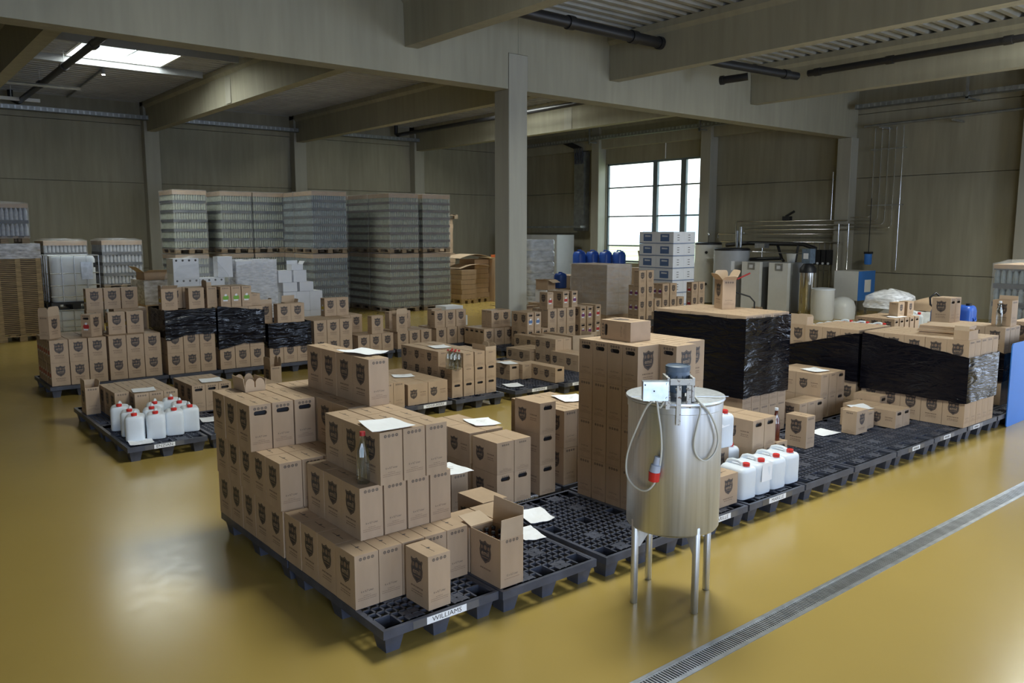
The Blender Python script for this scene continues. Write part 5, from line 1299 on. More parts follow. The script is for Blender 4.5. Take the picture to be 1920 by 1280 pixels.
open_carton('A', 9.9, 6.9, ZL(1)+0.0, 0.2, 'open crested carton right of the dark tilted board', [('x+', 0.1, 0.1, 'tab'), ('y-', 0.3, 0.08, 'tab')]).location = (9.75, 6.98, ZL(0))

# ------------------------------------------------------------------ heating plant at the window wall
def upright_tank(x, y, r, h, label, m='tank_grey', lid='black', extras=()):
    t = thing('storage_tank', label, 'tank', (x, y, 0))
    b = MB(); b.lathe([(r, 0.03), (r, h)], 40); part('jacket', b, m, t, 40)
    b = MB(); b.lathe([(r*1.01, h+0.001), (r*1.01, h+0.05), (r*0.9, h+0.075)], 40); part('lid', b, lid, t, 40)
    b = MB(); b.lathe([(r*0.98, 0), (r*0.98, 0.029)], 40); part('base_ring', b, 'black', t, 40)
    return t
t = upright_tank(19.75, 13.02, 0.42, 1.86, 'grey-white round tank left of the grey storage tank', 'white_metal')
for z, m in ((1.62, 'black'), (1.40, 'white_metal'), (0.62, 'black')):
    b = MB(); b.tube([(-0.36, -0.205, z), (-0.41, -0.235, z)], 0.045, 12); part('port', b, m, t, 40)
b = MB(); b.tube([(0.0, 0, 1.94), (0.0, 0, 2.16)], 0.02, 8); b.lathe([(0.035, 2.16), (0.04, 2.2), (0.02, 2.24)], 10); part('vent_valve', b, 'chrome', t, 40)
t = upright_tank(18.75, 11.40, 0.52, 1.72, 'large grey round storage tank behind the crested open carton')
b = MB(); m = Matrix.Translation((0, 0, 0)); b.prism([(-0.05, 1.15), (0.05, 1.15), (0.05, 1.42), (-0.05, 1.42)], -0.004, 0.0, 0, face_mtx((-0.40, -0.337, 0), (0.64, -0.766, 0), (0, 0, 1))); part('data_plate', b, 'paper', t)
def heat_pump(x, y, label):
    t = thing('heat_pump', label, 'boiler', (x, y, 0))
    b = MB(); b.box(-0.02, -0.33, 0.05, 0.85, 0.33, 1.42); part('cabinet', b, 'grey_metal', t)
    b = MB(); b.loops([[(-0.10, -0.30, z), (-0.02, -0.331, z), (-0.021, 0.331, z), (-0.10, 0.30, z)][::-1] for z in (0.06, 1.42)]); part('front_panel', b, 'white_metal', t)
    b = MB(); b.box(-0.108, -0.13, 1.20, -0.101, 0.10, 1.40); part('control_panel', b, 'galv', t)
    b = MB(); b.box(-0.112, -0.07, 1.25, -0.109, 0.05, 1.34); part('display', b, 'lab_white', t)
    b = MB()
    for yy in (-0.25, 0.25): b.lathe([(0.02, 0), (0.02, 0.05)], 8, (0.0, yy, 0)); b.lathe([(0.02, 0), (0.02, 0.05)], 8, (0.75, yy, 0))
    part('feet', b, 'black', t); return t
heat_pump(18.35, 10.38, 'white-fronted heat pump cabinet beside the large grey tank'); heat_pump(18.30, 9.46, 'white-fronted heat pump cabinet left of the chrome cylinder')
t = thing('white_bucket', 'white bucket standing on the right heat pump cabinet', 'bucket', (18.75, 9.42, 1.421))
b = MB(); b.lathe([(0.10, 0), (0.13, 0.22), (0.135, 0.24), (0.12, 0.24), (0.09, 0.02)], 20); part('pail', b, 'white_metal', t, 40)
t = thing('water_softener', 'shiny chrome softener cylinder with a black head', 'cylinder', (18.3, 8.62, 0))
b = MB(); b.lathe([(0.2, 0.05), (0.215, 0.08), (0.215, 1.18)], 28); part('cylinder', b, 'chrome', t, 40)
b = MB(); b.lathe([(0.218, 1.181), (0.215, 1.3), (0.12, 1.42)], 28); b.lathe([(0.2, 0), (0.2, 0.049)], 24); part('shoulder', b, 'black', t, 40)
b = MB(); b.box(-0.13, -0.12, 1.43, 0.13, 0.12, 1.82); part('control_head', b, 'motor', t)
b = MB(); b.box(-0.14, -0.07, 1.55, -0.131, 0.07, 1.70); part('display', b, 'lab_white', t)
t = thing('brine_drum', 'white lidded plastic drum right of the chrome cylinder', 'drum', (17.9, 7.92, 0))
b = MB(); b.lathe([(0.27, 0), (0.285, 0.05), (0.285, 0.77)], 32); part('drum', b, 'white_metal', t, 40)
b = MB(); b.lathe([(0.295, 0.771), (0.295, 0.81), (0.12, 0.83)], 32); part('lid', b, 'can', t, 40)
t = thing('blue_unit', 'white box unit with blue side panel hung on the wall by the pipes', 'appliance', (20.0, 8.25, 0.40))
b = MB(); b.box(-0.45, -0.40, 0, 0.45, 0.30, 0.80); part('housing', b, 'white_metal', t)
b = MB(); b.box(-0.45, -0.412, 0.0, 0.45, -0.401, 0.80); part('side_panel', b, 'blue_sheet', t)
b = MB(); b.box(-0.12, -0.417, 0.22, 0.22, -0.413, 0.56); part('notice', b, 'paper', t)
b = MB(); b.box(-0.3, -0.3, -0.40, -0.25, -0.25, -0.001); b.box(0.25, 0.15, -0.40, 0.30, 0.20, -0.001); b.box(0.25, -0.3, -0.40, 0.3, -0.25, -0.001); b.box(-0.3, 0.15, -0.40, -0.25, 0.2, -0.001); part('legs', b, 'galv', t)
t = thing('filter_housing', 'blue water filter housing on the pipe above the blue and white unit', 'filter', (20.7, 8.2, 1.35))
b = MB(); b.lathe([(0.08, 0), (0.10, 0.03), (0.10, 0.30)], 16); part('bowl', b, 'blue_sheet', t, 40)
b = MB(); b.box(-0.09, -0.09, 0.301, 0.09, 0.09, 0.36); b.tube([(0, 0, 0.36), (0, 0, 1.85)], 0.012, 6); part('head', b, 'black', t)
t = thing('pressure_dome', 'white domed vessel under the blue and white unit', 'vessel', (18.6, 7.75, 0))
b = MB(); b.lathe([(0.32, 0), (0.33, 0.3), (0.28, 0.46), (0.15, 0.55), (0.03, 0.57)], 24); part('vessel', b, 'white_metal', t, 50)
# pipework, each run a thing
def pipe(path, label, r=0.022, m='chrome'): return tube_thing('steel_pipe', path, r, m, label, 'pipe', 8)
px = 20.75
RUN = [(2.60, 12.7, 8.9, 'topmost'), (2.47, 12.55, 8.7, 'second'), (2.34, 12.4, 8.6, 'third'), (2.20, 13.4, 9.3, 'fourth'), (1.96, 13.3, 9.1, 'lowest')]
for z, ya, yb, lb in RUN: pipe([(px, ya, z - (0.6 if lb in ('topmost', 'second') else 0.12)), (px, ya, z-0.03), (px, ya-0.03, z), (px, yb, z)], 'long horizontal steel pipe along the plant wall, %s of five' % lb)
pipe([(19.2, 11.55, 1.80), (19.2, 11.55, 2.30)], 'thick pipe rising from the grey storage tank', 0.045, 'galv'); pipe([(19.1, 11.35, 1.80), (19.1, 11.35, 2.42)], 'second thick pipe rising from the grey storage tank', 0.04, 'galv')
for k in range(5):
    y = 8.35 - k*0.20
    pipe([(21.0, y, 5.15), (21.0, y, 2.75 - k*0.1), (20.9, y+0.02, 2.68-k*0.1), (20.9, 8.9, 2.68-k*0.1)] if k < 4 else [(21.0, y, 5.15), (21.0, y, 1.2)], 'slim vertical pipe riser right of the wall column, %s from left' % ORD[k], 0.016)
for k, z in enumerate((4.55, 3.0)):
    b = MB(); b.box(20.97, 7.45, z, 21.03, 8.45, z+0.03); single('pipe_clamp', b, 'galv', 'steel rail clamping the vertical pipe risers, %s' % ('upper', 'lower')[k], 'bracket')
pipe([(20.95, 8.65, 5.22), (20.95, 4.2, 5.27), (20.95, 0.5, 5.30), (20.95, -6, 5.33)], 'brownish pipe running high along the wall to the right edge', 0.035, 'duct')
for k, y in enumerate((8.0, 6.1)):
    b = MB(); b.box(20.55, y-0.03, 5.10, XW-0.002, y+0.03, 5.14); single('pipe_bracket', b, 'galv', 'steel bracket under the high wall pipe, %s one' % ('left', 'right')[k], 'bracket')
for k, y in enumerate((9.05, 8.75)): pipe([(20.55, y, 2.5), (20.55, y, 1.05), (20.55, y-0.05+0.3*0, 1.0)], 'vertical pipe before the wall column, %s one' % ('left', 'right')[k], 0.02)
pipe([(20.75, 8.93, 4.94), (20.75, 9.42, 4.0), (20.75, 9.42, 2.6)][1:], 'thin pipe climbing the left side of the wall column', 0.014)
t = thing('pump_group', 'four black pump stations with pipe tails on the plant wall', 'pump', (20.8, 9.65, 0))
for k in range(4):
    y = (k-1.5)*0.17
    b = MB(); b.box(-0.12, y-0.07, 1.30, 0.02, y+0.07, 1.74); part('pump', b, 'black', t)
    b = MB(); b.tube([(-0.05, y, 1.74), (-0.05, y, 1.98)], 0.018, 6); b.tube([(-0.05, y, 0.55), (-0.05, y, 1.30)], 0.018, 6); part('pipe_tail', b, 'chrome', t, 50)
    b = MB(); b.tube([(-0.12, y, 1.34), (-0.14, y, 1.34)], 0.035, 10); part('dial', b, 'lab_white', t)
pipe([(19.3, 12.0, 1.86), (19.3, 11.2, 1.93), (19.3, 9.4, 1.92), (19.3, 9.0, 1.80)], 'thick black insulated pipe passing over the heat pumps', 0.06, 'black')
pipe([(19.4, 10.3, 1.92), (19.35, 10.1, 1.5), (19.3, 10.0, 1.43)], 'black insulated hose dropping to the left heat pump', 0.04, 'black'); pipe([(19.3, 9.55, 1.92), (19.1, 9.5, 1.43)], 'black insulated hose dropping to the right heat pump', 0.035, 'black')
pipe([(18.9, 10.85, 1.47), (18.9, 9.85, 1.52)], 'short black insulated pipe on top of the left heat pump', 0.05, 'black'); pipe([(18.9, 11.0, 1.70), (18.9, 9.0, 1.66), (18.5, 8.7, 1.60)], 'thin steel pipe leading to the chrome cylinder', 0.015)
b = MB(); b.box(-0.14, -0.16, 0, 0.10, 0.16, 0.13); single('junction_box', b, 'galv', 'grey mixing valve block above the left heat pump', 'valve', (19.1, 10.6, 1.80))
pipe([(19.1, 10.6, 1.80), (19.1, 10.6, 1.43)], 'steel pipe from the mixing valve down to the left heat pump', 0.02)
b = MB(); b.box(20.7, 10.75, 2.62, 20.85, 11.0, 2.74); b.tube([(20.75, 10.9, 2.74), (20.7, 10.6, 2.88)], 0.04, 8); single('valve_actuator', b, 'black', 'dark valve actuator on the upper pipes', 'valve')
# red-handled hand truck before the tank
tube_thing('hand_truck', [(14.9, 7.95, 0.1), (14.9, 7.95, 0.62), (14.85, 8.05, 0.74), (14.6, 8.3, 0.85)], 0.018, 'black', 'dark hand truck frame behind the tall wrapped stack', 'hand truck', 8)
tube_thing('truck_handle', [(14.25, 8.0, 1.18), (14.6, 7.9, 1.31)], 0.02, 'lab_red', 'red grip of the hand truck before the grey tank', 'handle', 8)
stack('low beside the heat pumps', 'S', 17.2, 9.35, 0.0, 1, 1, 1, adj='small brown')

# ------------------------------------------------------------------ right middle: cartons, jerrycans, bags, drums
pallet(10.9, 4.45, 'black plastic pallet under the crowd of red-capped jerrycans'); pallet(11.72, 4.45, 'black plastic pallet right of the crowd of jerrycans'); pallet(10.1, 4.4, 'black plastic pallet left of the crowd of jerrycans')
G = 'crowd of red-capped jerrycans'
b = MB(); b.box(10.35, 3.10, 0.156, 11.75, 4.05, 0.47); single('carton_block', b, 'card', 'flat brown carton block carrying the crowd of jerrycans', 'carton')
pallet(10.3, 2.95, 'black plastic pallet beneath the carton block with jerrycans'); pallet(11.1, 2.95, 'black plastic pallet right beneath the block with jerrycans')
n = 0
for j in range(3):
    for i in range(5):
        n += 1; jerry(JA, 10.50+i*0.265, 3.25+j*0.29, 0.471, 0.2, 'red-capped jerrycan in the crowd of cans, %s row, %s from left' % (ORD[j], ORD[i]), G)
jerry(jerry_meshes(0.26, 0.30, 0.36), 10.6, 4.75, ZP+0.35, 0.1, 'large milky jerrycan standing alone before the white drum', 'large jerrycans'); b = MB(); b.box(10.35, 4.50, 0.156, 10.85, 5.0, 0.504); single('carton_block', b, 'card', 'brown carton block under the lone large jerrycan', 'carton')
t = thing('bright_board', 'pale cardboard lid catching light right of the tall wrapped stack', 'cardboard', (8.9, 3.7, 0.92))
b = MB(); b.box(-0.35, -0.25, 0, 0.35, 0.25, 0.015); part('sheet', b, 'card_pale', t)
stack('under pale lid right of tall wrap', 'A', 8.55, 3.48, ZL(0), 4, 2, 2, r=0, px=0.185, hole=True); 
pallet(8.5, 3.3, 'black plastic pallet under the pale lid')
for k, x in enumerate((11.05, 11.85, 12.65)): pallet(x, 1.9 if k else 1.9, 'black plastic pallet of the right middle carton group, %s' % ('left', 'middle', 'right')[k])
Q = 'right middle carton group'
stack(Q, 'A', 12.0, 3.22, ZL(0), 5, 3, 2, hole=True, keep=lambda i, j, k: True, shell=True, px=0.19)
pallet(12.0, 3.15, 'black plastic pallet under the tall cartons of the right middle group')
stack('front part of '+Q, 'A', 12.15, 2.50, ZL(0), 4, 2, 1, r=1, hole=True)
stack('right part of '+Q, 'A', 11.95, 2.02, ZL(0), 2, 2, 2, hole=True)
open_carton('A', 11.75, 3.5, ZL(1)-H3+0.0, 0, 'open orange-brown carton at the left of the right middle group', [('x-', 0.05, 0.12, 'tab'), ('y+', 0.1, 0.1, 'rect')], hole=True).location = (11.70, 3.45, ZP)
carton('S', 13.15, 3.55, ZL(2), -PI/2, 'carton topmost at the back of the right middle group', 'cartons atop the right middle group').location = (12.55, 3.45, ZL(2))
carton('S', 12.9, 3.45, ZL(2), -PI/2, 'carton topmost right in the right middle group', 'cartons atop the right middle group')
open_carton('A', 12.55, 2.12, ZP, 0.4, 'dark open carton before the film bags at the right middle', [('x+', 0.2, 0.1, 'tab'), ('y-', 0.1, 0.09, 'rect')])
t = thing('wood_pallet', 'wooden pallet under the heap of plastic bags', 'pallet', (15.2, 4.3, 0)); link('boards', wood_pallet_mesh(1.1, 1.3), t)
bag_heap('bag_heap', 'heap of pale film bags on a pallet at the right wall', 15.2, 4.3, 0.146, 0.62, 0.75, 0.62, 'bag', 'bags', 3)
bag_heap('film_bag', 'crumpled clear film bag lying on top of the pale heap', 15.0, 4.75, 0.72, 0.5, 0.42, 0.36, 'film_milky', 'bags', 9)
bag_heap('cardboard_sack', 'brown sack lying on the heap of film bags', 15.3, 4.0, 0.70, 0.42, 0.35, 0.25, 'card', 'bags', 14)
jerry(jerry_meshes(0.30, 0.30, 0.42), 14.05, 3.82, 0.30, 0.2, 'white canister standing before the film bags', 'large jerrycans'); b = MB(); b.box(13.8, 3.6, 0, 14.3, 4.05, 0.299); single('carton_block', b, 'black', 'dark low box under the white canister', 'box')
def drum(x, y, z, w, h, label):
    b = MB(); n = 20
    def sq(s, zz): return [(w/2*s*abs(math.cos(2*PI*k/n))**0.5*(1 if math.cos(2*PI*k/n) > 0 else -1), w/2*s*abs(math.sin(2*PI*k/n))**0.5*(1 if math.sin(2*PI*k/n) > 0 else -1), zz) for k in range(n)]
    b.loops([sq(0.93, 0), sq(1, h*0.06), sq(1, h*0.9), sq(0.9, h*0.97), sq(0.75, h)])
    t = single('blue_drum', b, 'blue', label, 'drum', (x, y, z), smooth=45, group='blue drums at the right')
    b = MB(); b.lathe([(0.05, h*0.98), (0.05, h*1.04)], 12, (0, -w*0.2, 0)); part('bung', b, 'black', t, 40)
    b = MB(); b.tube([(-w*0.16, -w/2*0.99, h*0.78), (-w*0.10, -w/2*1.08, h*0.72), (w*0.10, -w/2*1.08, h*0.72), (w*0.16, -w/2*0.99, h*0.78)], 0.014, 6); part('grip', b, 'blue', t, 50)
drum(13.55, 3.08, 0.0, 0.36, 0.93, 'blue plastic drum right of the pallet truck handle, left one'); drum(13.9, 2.86, 0.0, 0.36, 0.95, 'blue plastic drum right of the pallet truck handle, right one')
t = thing('pallet_truck', 'black pallet truck handle standing upright left of the blue drums', 'pallet truck', (14.0, 3.42, 0))
b = MB(); b.tube([(0, 0, 0.15), (0, 0, 0.85)], 0.025, 8); part('shaft', b, 'black', t, 50)
b = MB(); b.tube([(0, 0, 0.85), (-0.06, 0.06, 0.92), (-0.07, 0.07, 1.05), (0, 0, 1.14), (0.07, -0.07, 1.05), (0.06, -0.06, 0.92), (0, 0, 0.85)], 0.02, 8); part('grip', b, 'black', t, 50)
b = MB(); b.box(-0.12, -0.15, 0.0, 0.12, 0.15, 0.18); part('head', b, 'black', t)
# right edge: caged tanks and bottle pallet
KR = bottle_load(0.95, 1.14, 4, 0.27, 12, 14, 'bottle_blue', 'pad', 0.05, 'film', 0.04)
place_load(KR, 11.45+0.95/2, 0.95, 0.55, 'shrink-wrapped pallet of bottles at the right edge behind the blue sheet', 'glass pallets at the right edge')
b = MB(); b.box(11.4, 0.4, 0, 12.4, 1.5, 0.545); single('carton_block', b, 'card', 'brown carton block under the bottle pallet at the right edge', 'carton')
ibc(16.8, 1.4, 0.0, 1.0, 1.2, 1.10, 'white caged container at the right wall, lower left one'); ibc(18.0, 2.55, 1.35, 1.0, 1.2, 1.05, 'grey caged container stacked high at the right edge'); ibc(18.0, 2.55, 0.0, 1.0, 1.2, 1.18, 'white caged container under the high grey one at the right edge')
ibc(15.4, 2.1, 0.0, 1.0, 0.9, 0.95, 'low caged white container behind the blue drums')

# ------------------------------------------------------------------ steel mixing tank in front
tk = thing('mixing_tank', 'stainless steel mixing tank on four legs with stirrer motor in the foreground', 'tank', (2.095, -0.168, 0), -math.radians(39.29))
R = 0.283
b = MB(); b.lathe([(0.03, 0.43), (0.20, 0.455), (R-0.01, 0.485), (R, 0.50), (R, 1.275)], 56); part('vessel', b, 'steel', tk, 35)
b = MB(); b.lathe([(R+0.001, 1.225), (R+0.004, 1.228), (R+0.004, 1.268), (R+0.001, 1.271)], 56, cap=False); part('rim_band', b, 'steel', tk, 35)
b = MB(); b.lathe([(R+0.012, 1.276), (R+0.016, 1.282), (R+0.014, 1.294), (0.12, 1.304), (0.01, 1.306)], 56); part('lid', b, 'steel', tk, 30)
b = MB(); b.box(-0.29, -0.135, 1.306, 0.29, -0.128, 1.309); part('lid_seam', b, 'galv', tk)
for x, y in ((-0.25, -0.10), (-0.097, 0.243), (0.097, -0.236), (0.251, 0.089)):
    s = 0.262/math.hypot(x, y); x *= s; y *= s
    b = MB(); b.lathe([(0.019, 0), (0.0225, 0.006), (0.0225, 0.535), (0.016, 0.552), (0.004, 0.556)], 18, (x, y, 0)); part('leg', b, 'steel', tk, 40)
    b = MB(); ux, uy = -x/0.262, -y/0.262; m = face_mtx((x+ux*0.023, y+uy*0.023, 0.36), (ux, uy, 0), (0, 0, 1)); b.prism([(0, 0), (0.012, 0), (0.09, 0.10), (0, 0.14)], -0.003, 0.003, 0, m); part('gusset', b, 'steel', tk)
b = MB(); b.lathe([(0.060, 1.335), (0.070, 1.342), (0.070, 1.460), (0.066, 1.468)], 28, (-0.015, -0.125, 0)); mo = part('motor', b, 'motor', tk, 40)
b = MB(); b.lathe([(0.071, 1.461), (0.073, 1.470), (0.073, 1.492), (0.064, 1.497), (0.060, 1.490), (0.020, 1.490), (0.001, 1.493)], 28, (-0.015, -0.125, 0)); part('fan_cowl', b, 'motor', mo, 40)
b = MB()
for k in range(14):
    a = 2*PI*k/14; c_, s_ = math.cos(a), math.sin(a); m = Matrix.Translation((-0.015, -0.125, 0)) @ Matrix.Rotation(a, 4, 'Z'); b.box(0.070, -0.002, 1.345, 0.079, 0.002, 1.44, 0, m)
part('cooling_fins', b, 'motor', mo)
b = MB(); b.lathe([(0.045, 1.308), (0.045, 1.334)], 20, (-0.015, -0.125, 0)); part('flange', b, 'galv', mo, 40)
bk = MB()
bk.box(-0.085, -0.268, 1.40, 0.045, -0.256, 1.435); part('bracket_crossbar', bk, 'paint_white', tk)
for x, z0, z1 in ((-0.052, 1.17, 1.40), (0.008, 1.262, 1.40), (-0.112, 1.262, 1.34)):
    bk = MB(); bk.box(x, -0.298 if z0 < 1.2 else -0.285, z0, x+0.026, -0.290 if z0 < 1.2 else -0.277, z1); 
    bk.box(x, -0.285, z1-0.03, x+0.026, -0.256, z1-0.02); part('bracket_bar', bk, 'paint_white', tk)
bk = MB(); bk.box(-0.10, -0.256, 1.30, -0.085, -0.10, 1.44); bk.box(0.045, -0.256, 1.30, 0.06, -0.10, 1.44); part('bracket_side', bk, 'paint_white', tk)
bx = MB(); bx.box(-0.245, -0.300, 1.315, -0.10, -0.235, 1.425); cb = part('control_box', bx, 'plate', tk)
bx = MB()
for x, z in ((-0.235, 1.408), (-0.183, 1.372)): bx.tube([(x, -0.301, z), (x, -0.303, z)], 0.005, 8)
part('button', bx, 'black', cb)
bx = MB()
for x, z in ((-0.108, 1.412), (-0.108, 1.33)): bx.tube([(x, -0.301, z), (x, -0.306, z)], 0.008, 6)
part('screw', bx, 'galv', cb)
def smooth_path(P, n=6):
    P = [Vector(p) for p in P]; Q_ = [P[0]*2-P[1]] + P + [P[-1]*2-P[-2]]; o = []
    for i in range(1, len(Q_)-2):
        for k in range(n):
            t_ = k/n; a, b_, c_, d_ = Q_[i-1:i+3]
            o.append(0.5*((2*b_) + (c_-a)*t_ + (2*a-5*b_+4*c_-d_)*t_**2 + (3*b_-a-3*c_+d_)*t_**3))
    return o + [P[-1]]
def onbody(px_, py_, out=0.012):                                    # a point hanging just off the tank wall: across, up
    x = (px_-1266)*0.00305; z = 1.278-(py_-760)*0.00325
    yy = -math.sqrt(max(0.0, (R+out)**2 - min(abs(x), R)**2)) if abs(x) < R else -0.10
    return (x, yy, z)
CP = [(-0.185, -0.27, 1.315)] + [onbody(*p, 0.03) for p in ((1212, 745), (1196, 765), (1180, 810), (1168, 860), (1167, 900), (1180, 918), (1200, 918), (1216, 893), (1223, 850), (1222, 810), (1216, 770), (1212, 748))] + [(-0.200, -0.285, 1.315)]
b = MB(); b.tube(smooth_path(CP), 0.0065, 8); part('power_cable', b, 'cable', tk, 60)
b = MB(); b.tube(smooth_path([(-0.165, -0.285, 1.315), onbody(1213, 752, 0.02), onbody(1219, 763, 0.02), onbody(1226, 752, 0.02), (-0.125, -0.285, 1.315)]), 0.0065, 8); part('cable_loop', b, 'cable', tk, 60)
b = MB(); b.tube(smooth_path([(0.05, -0.20, 1.345)] + [onbody(*p, 0.018) for p in ((1293, 752), (1312, 770), (1330, 800), (1337, 828), (1328, 850), (1308, 860), (1290, 848), (1284, 825), (1290, 790), (1294, 762))] + [(0.06, -0.16, 1.35)]), 0.0060, 8); part('motor_cable', b, 'cable', tk, 60)
p0 = Vector(onbody(1217, 852, 0.03)); p1 = Vector(onbody(1212, 880, 0.035)); p2 = Vector(onbody(1211, 897, 0.035))
b = MB(); b.tube([p0, p0.lerp(p1, 0.5), p0.lerp(p1, 0.55), p1], 0.03, 16, rad=[0.018, 0.020, 0.030, 0.033]); pg = part('plug', b, 'grey_plug', tk, 50)
b = MB(); b.tube([p1, p2], 0.034, 16, rad=[0.034, 0.032]); part('plug_collar', b, 'cap', pg, 40)

# ------------------------------------------------------------------ sheets of paper
def paper(pts, z, label, curl=0.012, seed=0, ink=False):
    """a sheet of paper between four corner points (x, y), lying at height z and slightly curled"""
    A, B_, C_, D_ = [Vector((p[0], p[1], 0)) for p in pts]; n = 6; b = MB(); V = []
    for j in range(n+1):
        for i in range(n+1):
            u, v = i/n, j/n; p = (A*(1-u)+B_*u)*(1-v) + (D_*(1-u)+C_*u)*v
            V.append((p.x, p.y, z + 0.002 + curl*(abs(2*u-1)**2*0.6 + abs(2*v-1)**2*0.5)*(0.5+0.5*noise.noise(Vector((seed*3.1+u*2, v*2, seed)))) + curl*0.25*(1+noise.noise(Vector((u*3+seed, v*3, 0.5))))))
    k = len(V); q = n+1
    F = [(j*q+i, j*q+i+1, (j+1)*q+i+1, (j+1)*q+i) for j in range(n) for i in range(n)]
    b.add(V + [(x, y, zz-0.0012) for x, y, zz in V], F + [(d+k, c+k, b_+k, a+k) for a, b_, c, d in F])
    edge = list(range(0, q)) + [r*q+q-1 for r in range(1, q)] + [n*q+i for i in range(n-1, -1, -1)] + [r*q for r in range(n-1, 0, -1)]
    o0 = len(b.v) - 2*k
    for a, c in zip(edge, edge[1:]+edge[:1]): b.f.append((a+o0, a+k+o0, c+k+o0, c+o0)); b.m.append(0)
    o = single('paper_sheet', b, 'paper', label, 'paper')
    if ink:
        b = MB(); ctr = (A+B_+C_+D_)/4; rt = (B_-A).normalized(); up = (D_-A); up = (up - rt*up.dot(rt)).normalized()
        zz = z + 0.006 + curl*0.75
        for r in range(2):
            m = face_mtx((ctr.x-up.x*0.02*(2*r-1), ctr.y-up.y*0.02*(2*r-1), zz), rt, up)
            if rt.cross(up).z < 0: m = face_mtx((ctr.x, ctr.y, zz), up, rt)
            dashes(b, m, 0, 0.09-0.05*r, 0.8, 0.006, 0)
        part('handwriting', b, 'ink_soft', o)
    return o
paper([(0.520, 0.760), (0.805, 0.745), (0.800, 1.010), (0.590, 1.055)], ZL(3), 'sheet of paper with faint writing on top of the WILLIAMS stack', 0.016, 1)
paper([(0.915, 1.545), (1.115, 1.560), (1.060, 1.850), (0.850, 1.835)], ZL(4), 'white paper sheet on the topmost ridge of cartons', 0.022, 2)
paper([(1.580, 1.500), (1.790, 1.490), (1.770, 1.785), (1.560, 1.775)], ZL(1), 'paper sheet on the pair of cartons beside WILLIAMS block', 0.016, 3, True)
paper([(1.93, 0.99), (2.14, 0.96), (2.23, 1.23), (2.02, 1.27)], ZP, 'paper sheet lying on the bare pallet behind the open carton', 0.03, 4)
paper([(1.70, 0.78), (1.86, 0.74), (1.92, 0.98), (1.75, 1.02)], ZP, 'paper corner on the pallet right of the open bottle carton', 0.02, 5)
paper([(2.19, 2.00), (2.40, 1.92), (2.46, 2.18), (2.25, 2.27)], ZP+2*GZ, 'paper on the low block left of the three-high stack', 0.016, 6, True)
paper([(3.0, 1.78), (3.22, 1.70), (3.32, 1.98), (3.08, 2.06)], ZL(2), 'paper on the cartons between three-high stack and big block', 0.016, 7, True)
paper([(0.28, 5.175), (0.50, 5.155), (0.53, 5.38), (0.30, 5.37)], ZP, 'paper sheet at the front left on ENZIAN pallet', 0.02, 8, True)
paper([(0.62, 6.33), (0.86, 6.30), (0.90, 6.55), (0.66, 6.57)], ZL(1), 'paper on the carton rows behind the ENZIAN jerrycans', 0.012, 9)
paper([(1.42, 6.45), (1.66, 6.42), (1.72, 6.70), (1.47, 6.72)], ZL(1), 'paper on the cartons right of ENZIAN pallet', 0.012, 10)
paper([(1.18, 5.75), (1.38, 5.70), (1.42, 5.95), (1.22, 6.0)], ZP, 'paper on the bare pallet right of the ENZIAN jerrycans', 0.014, 11)
paper([(3.55, 5.55), (3.80, 5.46), (3.86, 5.66), (3.62, 5.76)], ZP+0.263, 'paper on the wide VOGELBEERE cartons', 0.014, 12, True)
paper([(4.22, 5.62), (4.46, 5.58), (4.52, 5.86), (4.28, 5.90)], ZP+3*0.1905, 'paper on the three-high block right of VOGELBEERE', 0.012, 13)
paper([(5.30, 6.55), (5.55, 6.50), (5.62, 6.76), (5.36, 6.80)], ZL(1), 'paper on the row behind the three-high block', 0.012, 14)
paper([(5.13, 5.18), (5.36, 5.13), (5.44, 5.38), (5.20, 5.43)], ZP, 'paper lying on the bare HIMBEERE pallet', 0.012, 15)
paper([(5.47, 5.68), (5.68, 5.64), (5.74, 5.90), (5.52, 5.95)], ZP+0.217, 'paper on the left carton of HIMBEERE pallet', 0.012, 16)
paper([(4.60, 1.06), (4.84, 1.02), (4.98, 1.26), (4.72, 1.32)], ZL(1), 'paper on the cartons behind the amber bottle', 0.016, 17, True)
paper([(5.98, 1.03), (6.26, 0.98), (6.26, 1.22), (6.03, 1.24)], ZP, 'paper lying on the bare right pallets before the lone carton', 0.014, 18)
paper([(6.78, 1.62), (7.00, 1.56), (7.06, 1.80), (6.86, 1.86)], ZP+2*GZ, 'paper on the two-high group before the black wrap', 0.016, 19, True)
paper([(6.64, 1.00), (6.84, 0.93), (6.98, 1.13), (6.74, 1.20)], ZP+0.190, 'paper on the low carton behind the lone sideways carton', 0.016, 20)
paper([(12.2, 3.3), (12.55, 3.25), (12.6, 3.5), (12.25, 3.5)], ZL(2), 'paper on the right middle carton group', 0.008, 21)
# paper hanging over the raised jerrycan, paper taped on the second filled one
b = MB(); m = face_mtx((3.74, 0.675, ZP+0.50), (0.99, -0.1, 0), (0.05, 0.35, 0.93)); b.prism([(-0.06, 0), (0.10, 0.02), (0.15, 0.10), (0.02, 0.14)], -0.0012, 0, 0, m); single('paper_sheet', b, 'paper', 'paper draped over the raised jerrycan behind the tank', 'paper')
b = MB(); b.prism([(-0.085, 0), (0.07, -0.005), (0.08, 0.14), (-0.07, 0.15)], -0.0012, 0, 0, face_mtx((3.90, 0.331, ZP+0.115), (1, 0.05, 0), (0, 0.03, 1))); single('paper_sheet', b, 'paper', 'paper taped to the front of the second filled jerrycan', 'paper')

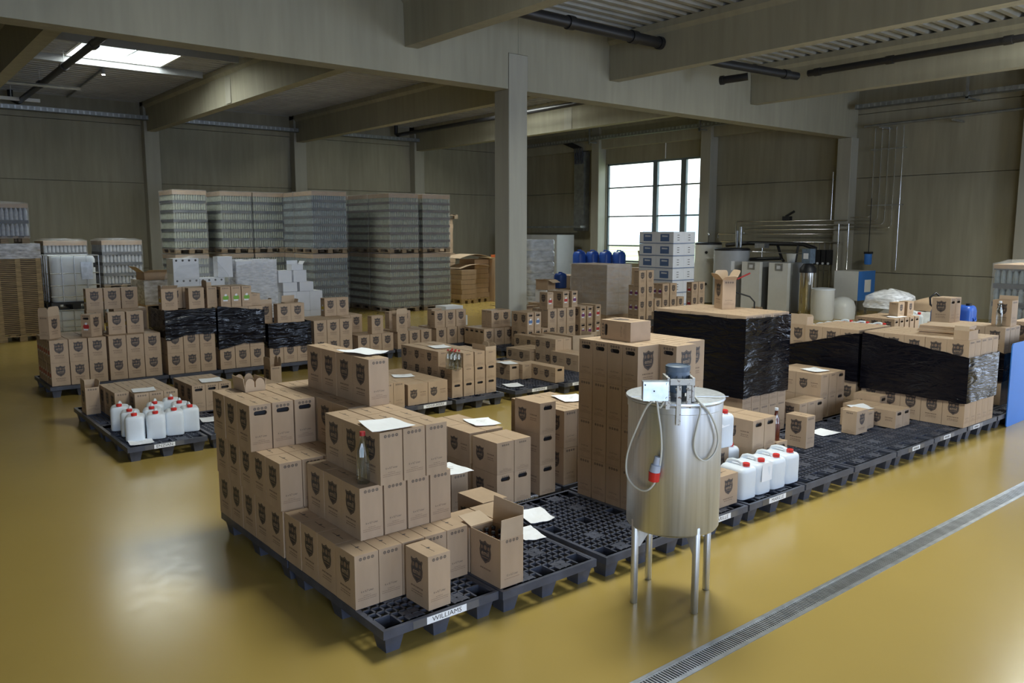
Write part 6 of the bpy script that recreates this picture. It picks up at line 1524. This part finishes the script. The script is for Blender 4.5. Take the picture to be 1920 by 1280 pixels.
# ------------------------------------------------------------------ teal crate corner at the lower left edge
t = thing('teal_crate', 'teal plastic crate with glossy rim cut off at the lower left corner', 'crate', (-1.56, 0.06, 0), -0.95)
b = MB(); h = 0.5; w, d = 0.30, 0.42
b.loops([[(x*s, y*s, z) for x, y in ((-w/2, -d/2), (w/2, -d/2), (w/2, d/2), (-w/2, d/2))] for s, z in ((0.93, 0), (0.99, h-0.03), (1.03, h-0.03), (1.03, h), (0.96, h), (0.90, 0.03))]); part('shell', b, 'teal', t)

# ------------------------------------------------------------------ cartons past the three hundred that show largest become one mass
def gather_cartons():
    bpy.context.view_layer.update()
    small = set()
    for q in '25-28 36-37 41-42 53 55 60 68 78-79 85-88 90-97 114-116 119-124 126-128 132 134-135 138-149 151-153 156-159 161-177 179-182 184-197 199-202 206-209 213 218-219 223-224 235-244 251-254 256-259 261-269 271-287 289-292 294-297 299-302 304-314 317-329 332-342 344-345 352-360 365-366 368-374 377-379 382-391 396-398 409-410 412-413 415-431 433 436 438 440 442-444 449 451-452 454-458 460-461 463-464 468-472 476-490 494-497 501-512 516 520-524 528-536 540-544 548 550-551 559 563-565 569-570 572-575 579-593 595-598 604-609 614-622 624 628-636 645-652 655-659 663-667 669-670 674-679 683-684 686-687 690-693 695-703 707-710 714-718 721-724 726-757 759-787'.split():
        p = q.split('-'); small.update(range(int(p[0]), int(p[-1])+1))
    rest = [o for o in SC.objects if o.parent is None and o.get('category') == 'carton' and (o.name == 'carton' or o.name.startswith('carton.')) and (int(o.name.split('.')[1]) if '.' in o.name else 0) in small]
    V = []; F = []; MI = []; mats = []; kill = []
    for o in rest:
        for q in [o] + list(o.children):
            me = q.data; mtx = o.matrix_world; k = len(V)
            V += [tuple(mtx @ v.co) for v in me.vertices]
            idx = []
            for m in me.materials:
                if m not in mats: mats.append(m)
                idx.append(mats.index(m))
            for p in me.polygons: F.append(tuple(v+k for v in p.vertices)); MI.append(idx[p.material_index])
            kill.append(q)
    me = bpy.data.meshes.new('carton_mass'); me.from_pydata(V, [], F)
    for m in mats: me.materials.append(m)
    me.polygons.foreach_set('material_index', MI); me.update()
    for q in kill: bpy.data.objects.remove(q)
    o = link('carton_mass', me); o['kind'] = 'stuff'
    tag(o, 'remaining brown cartons, small or mostly hidden among the stacks on the pallets', 'cartons')
gather_cartons()
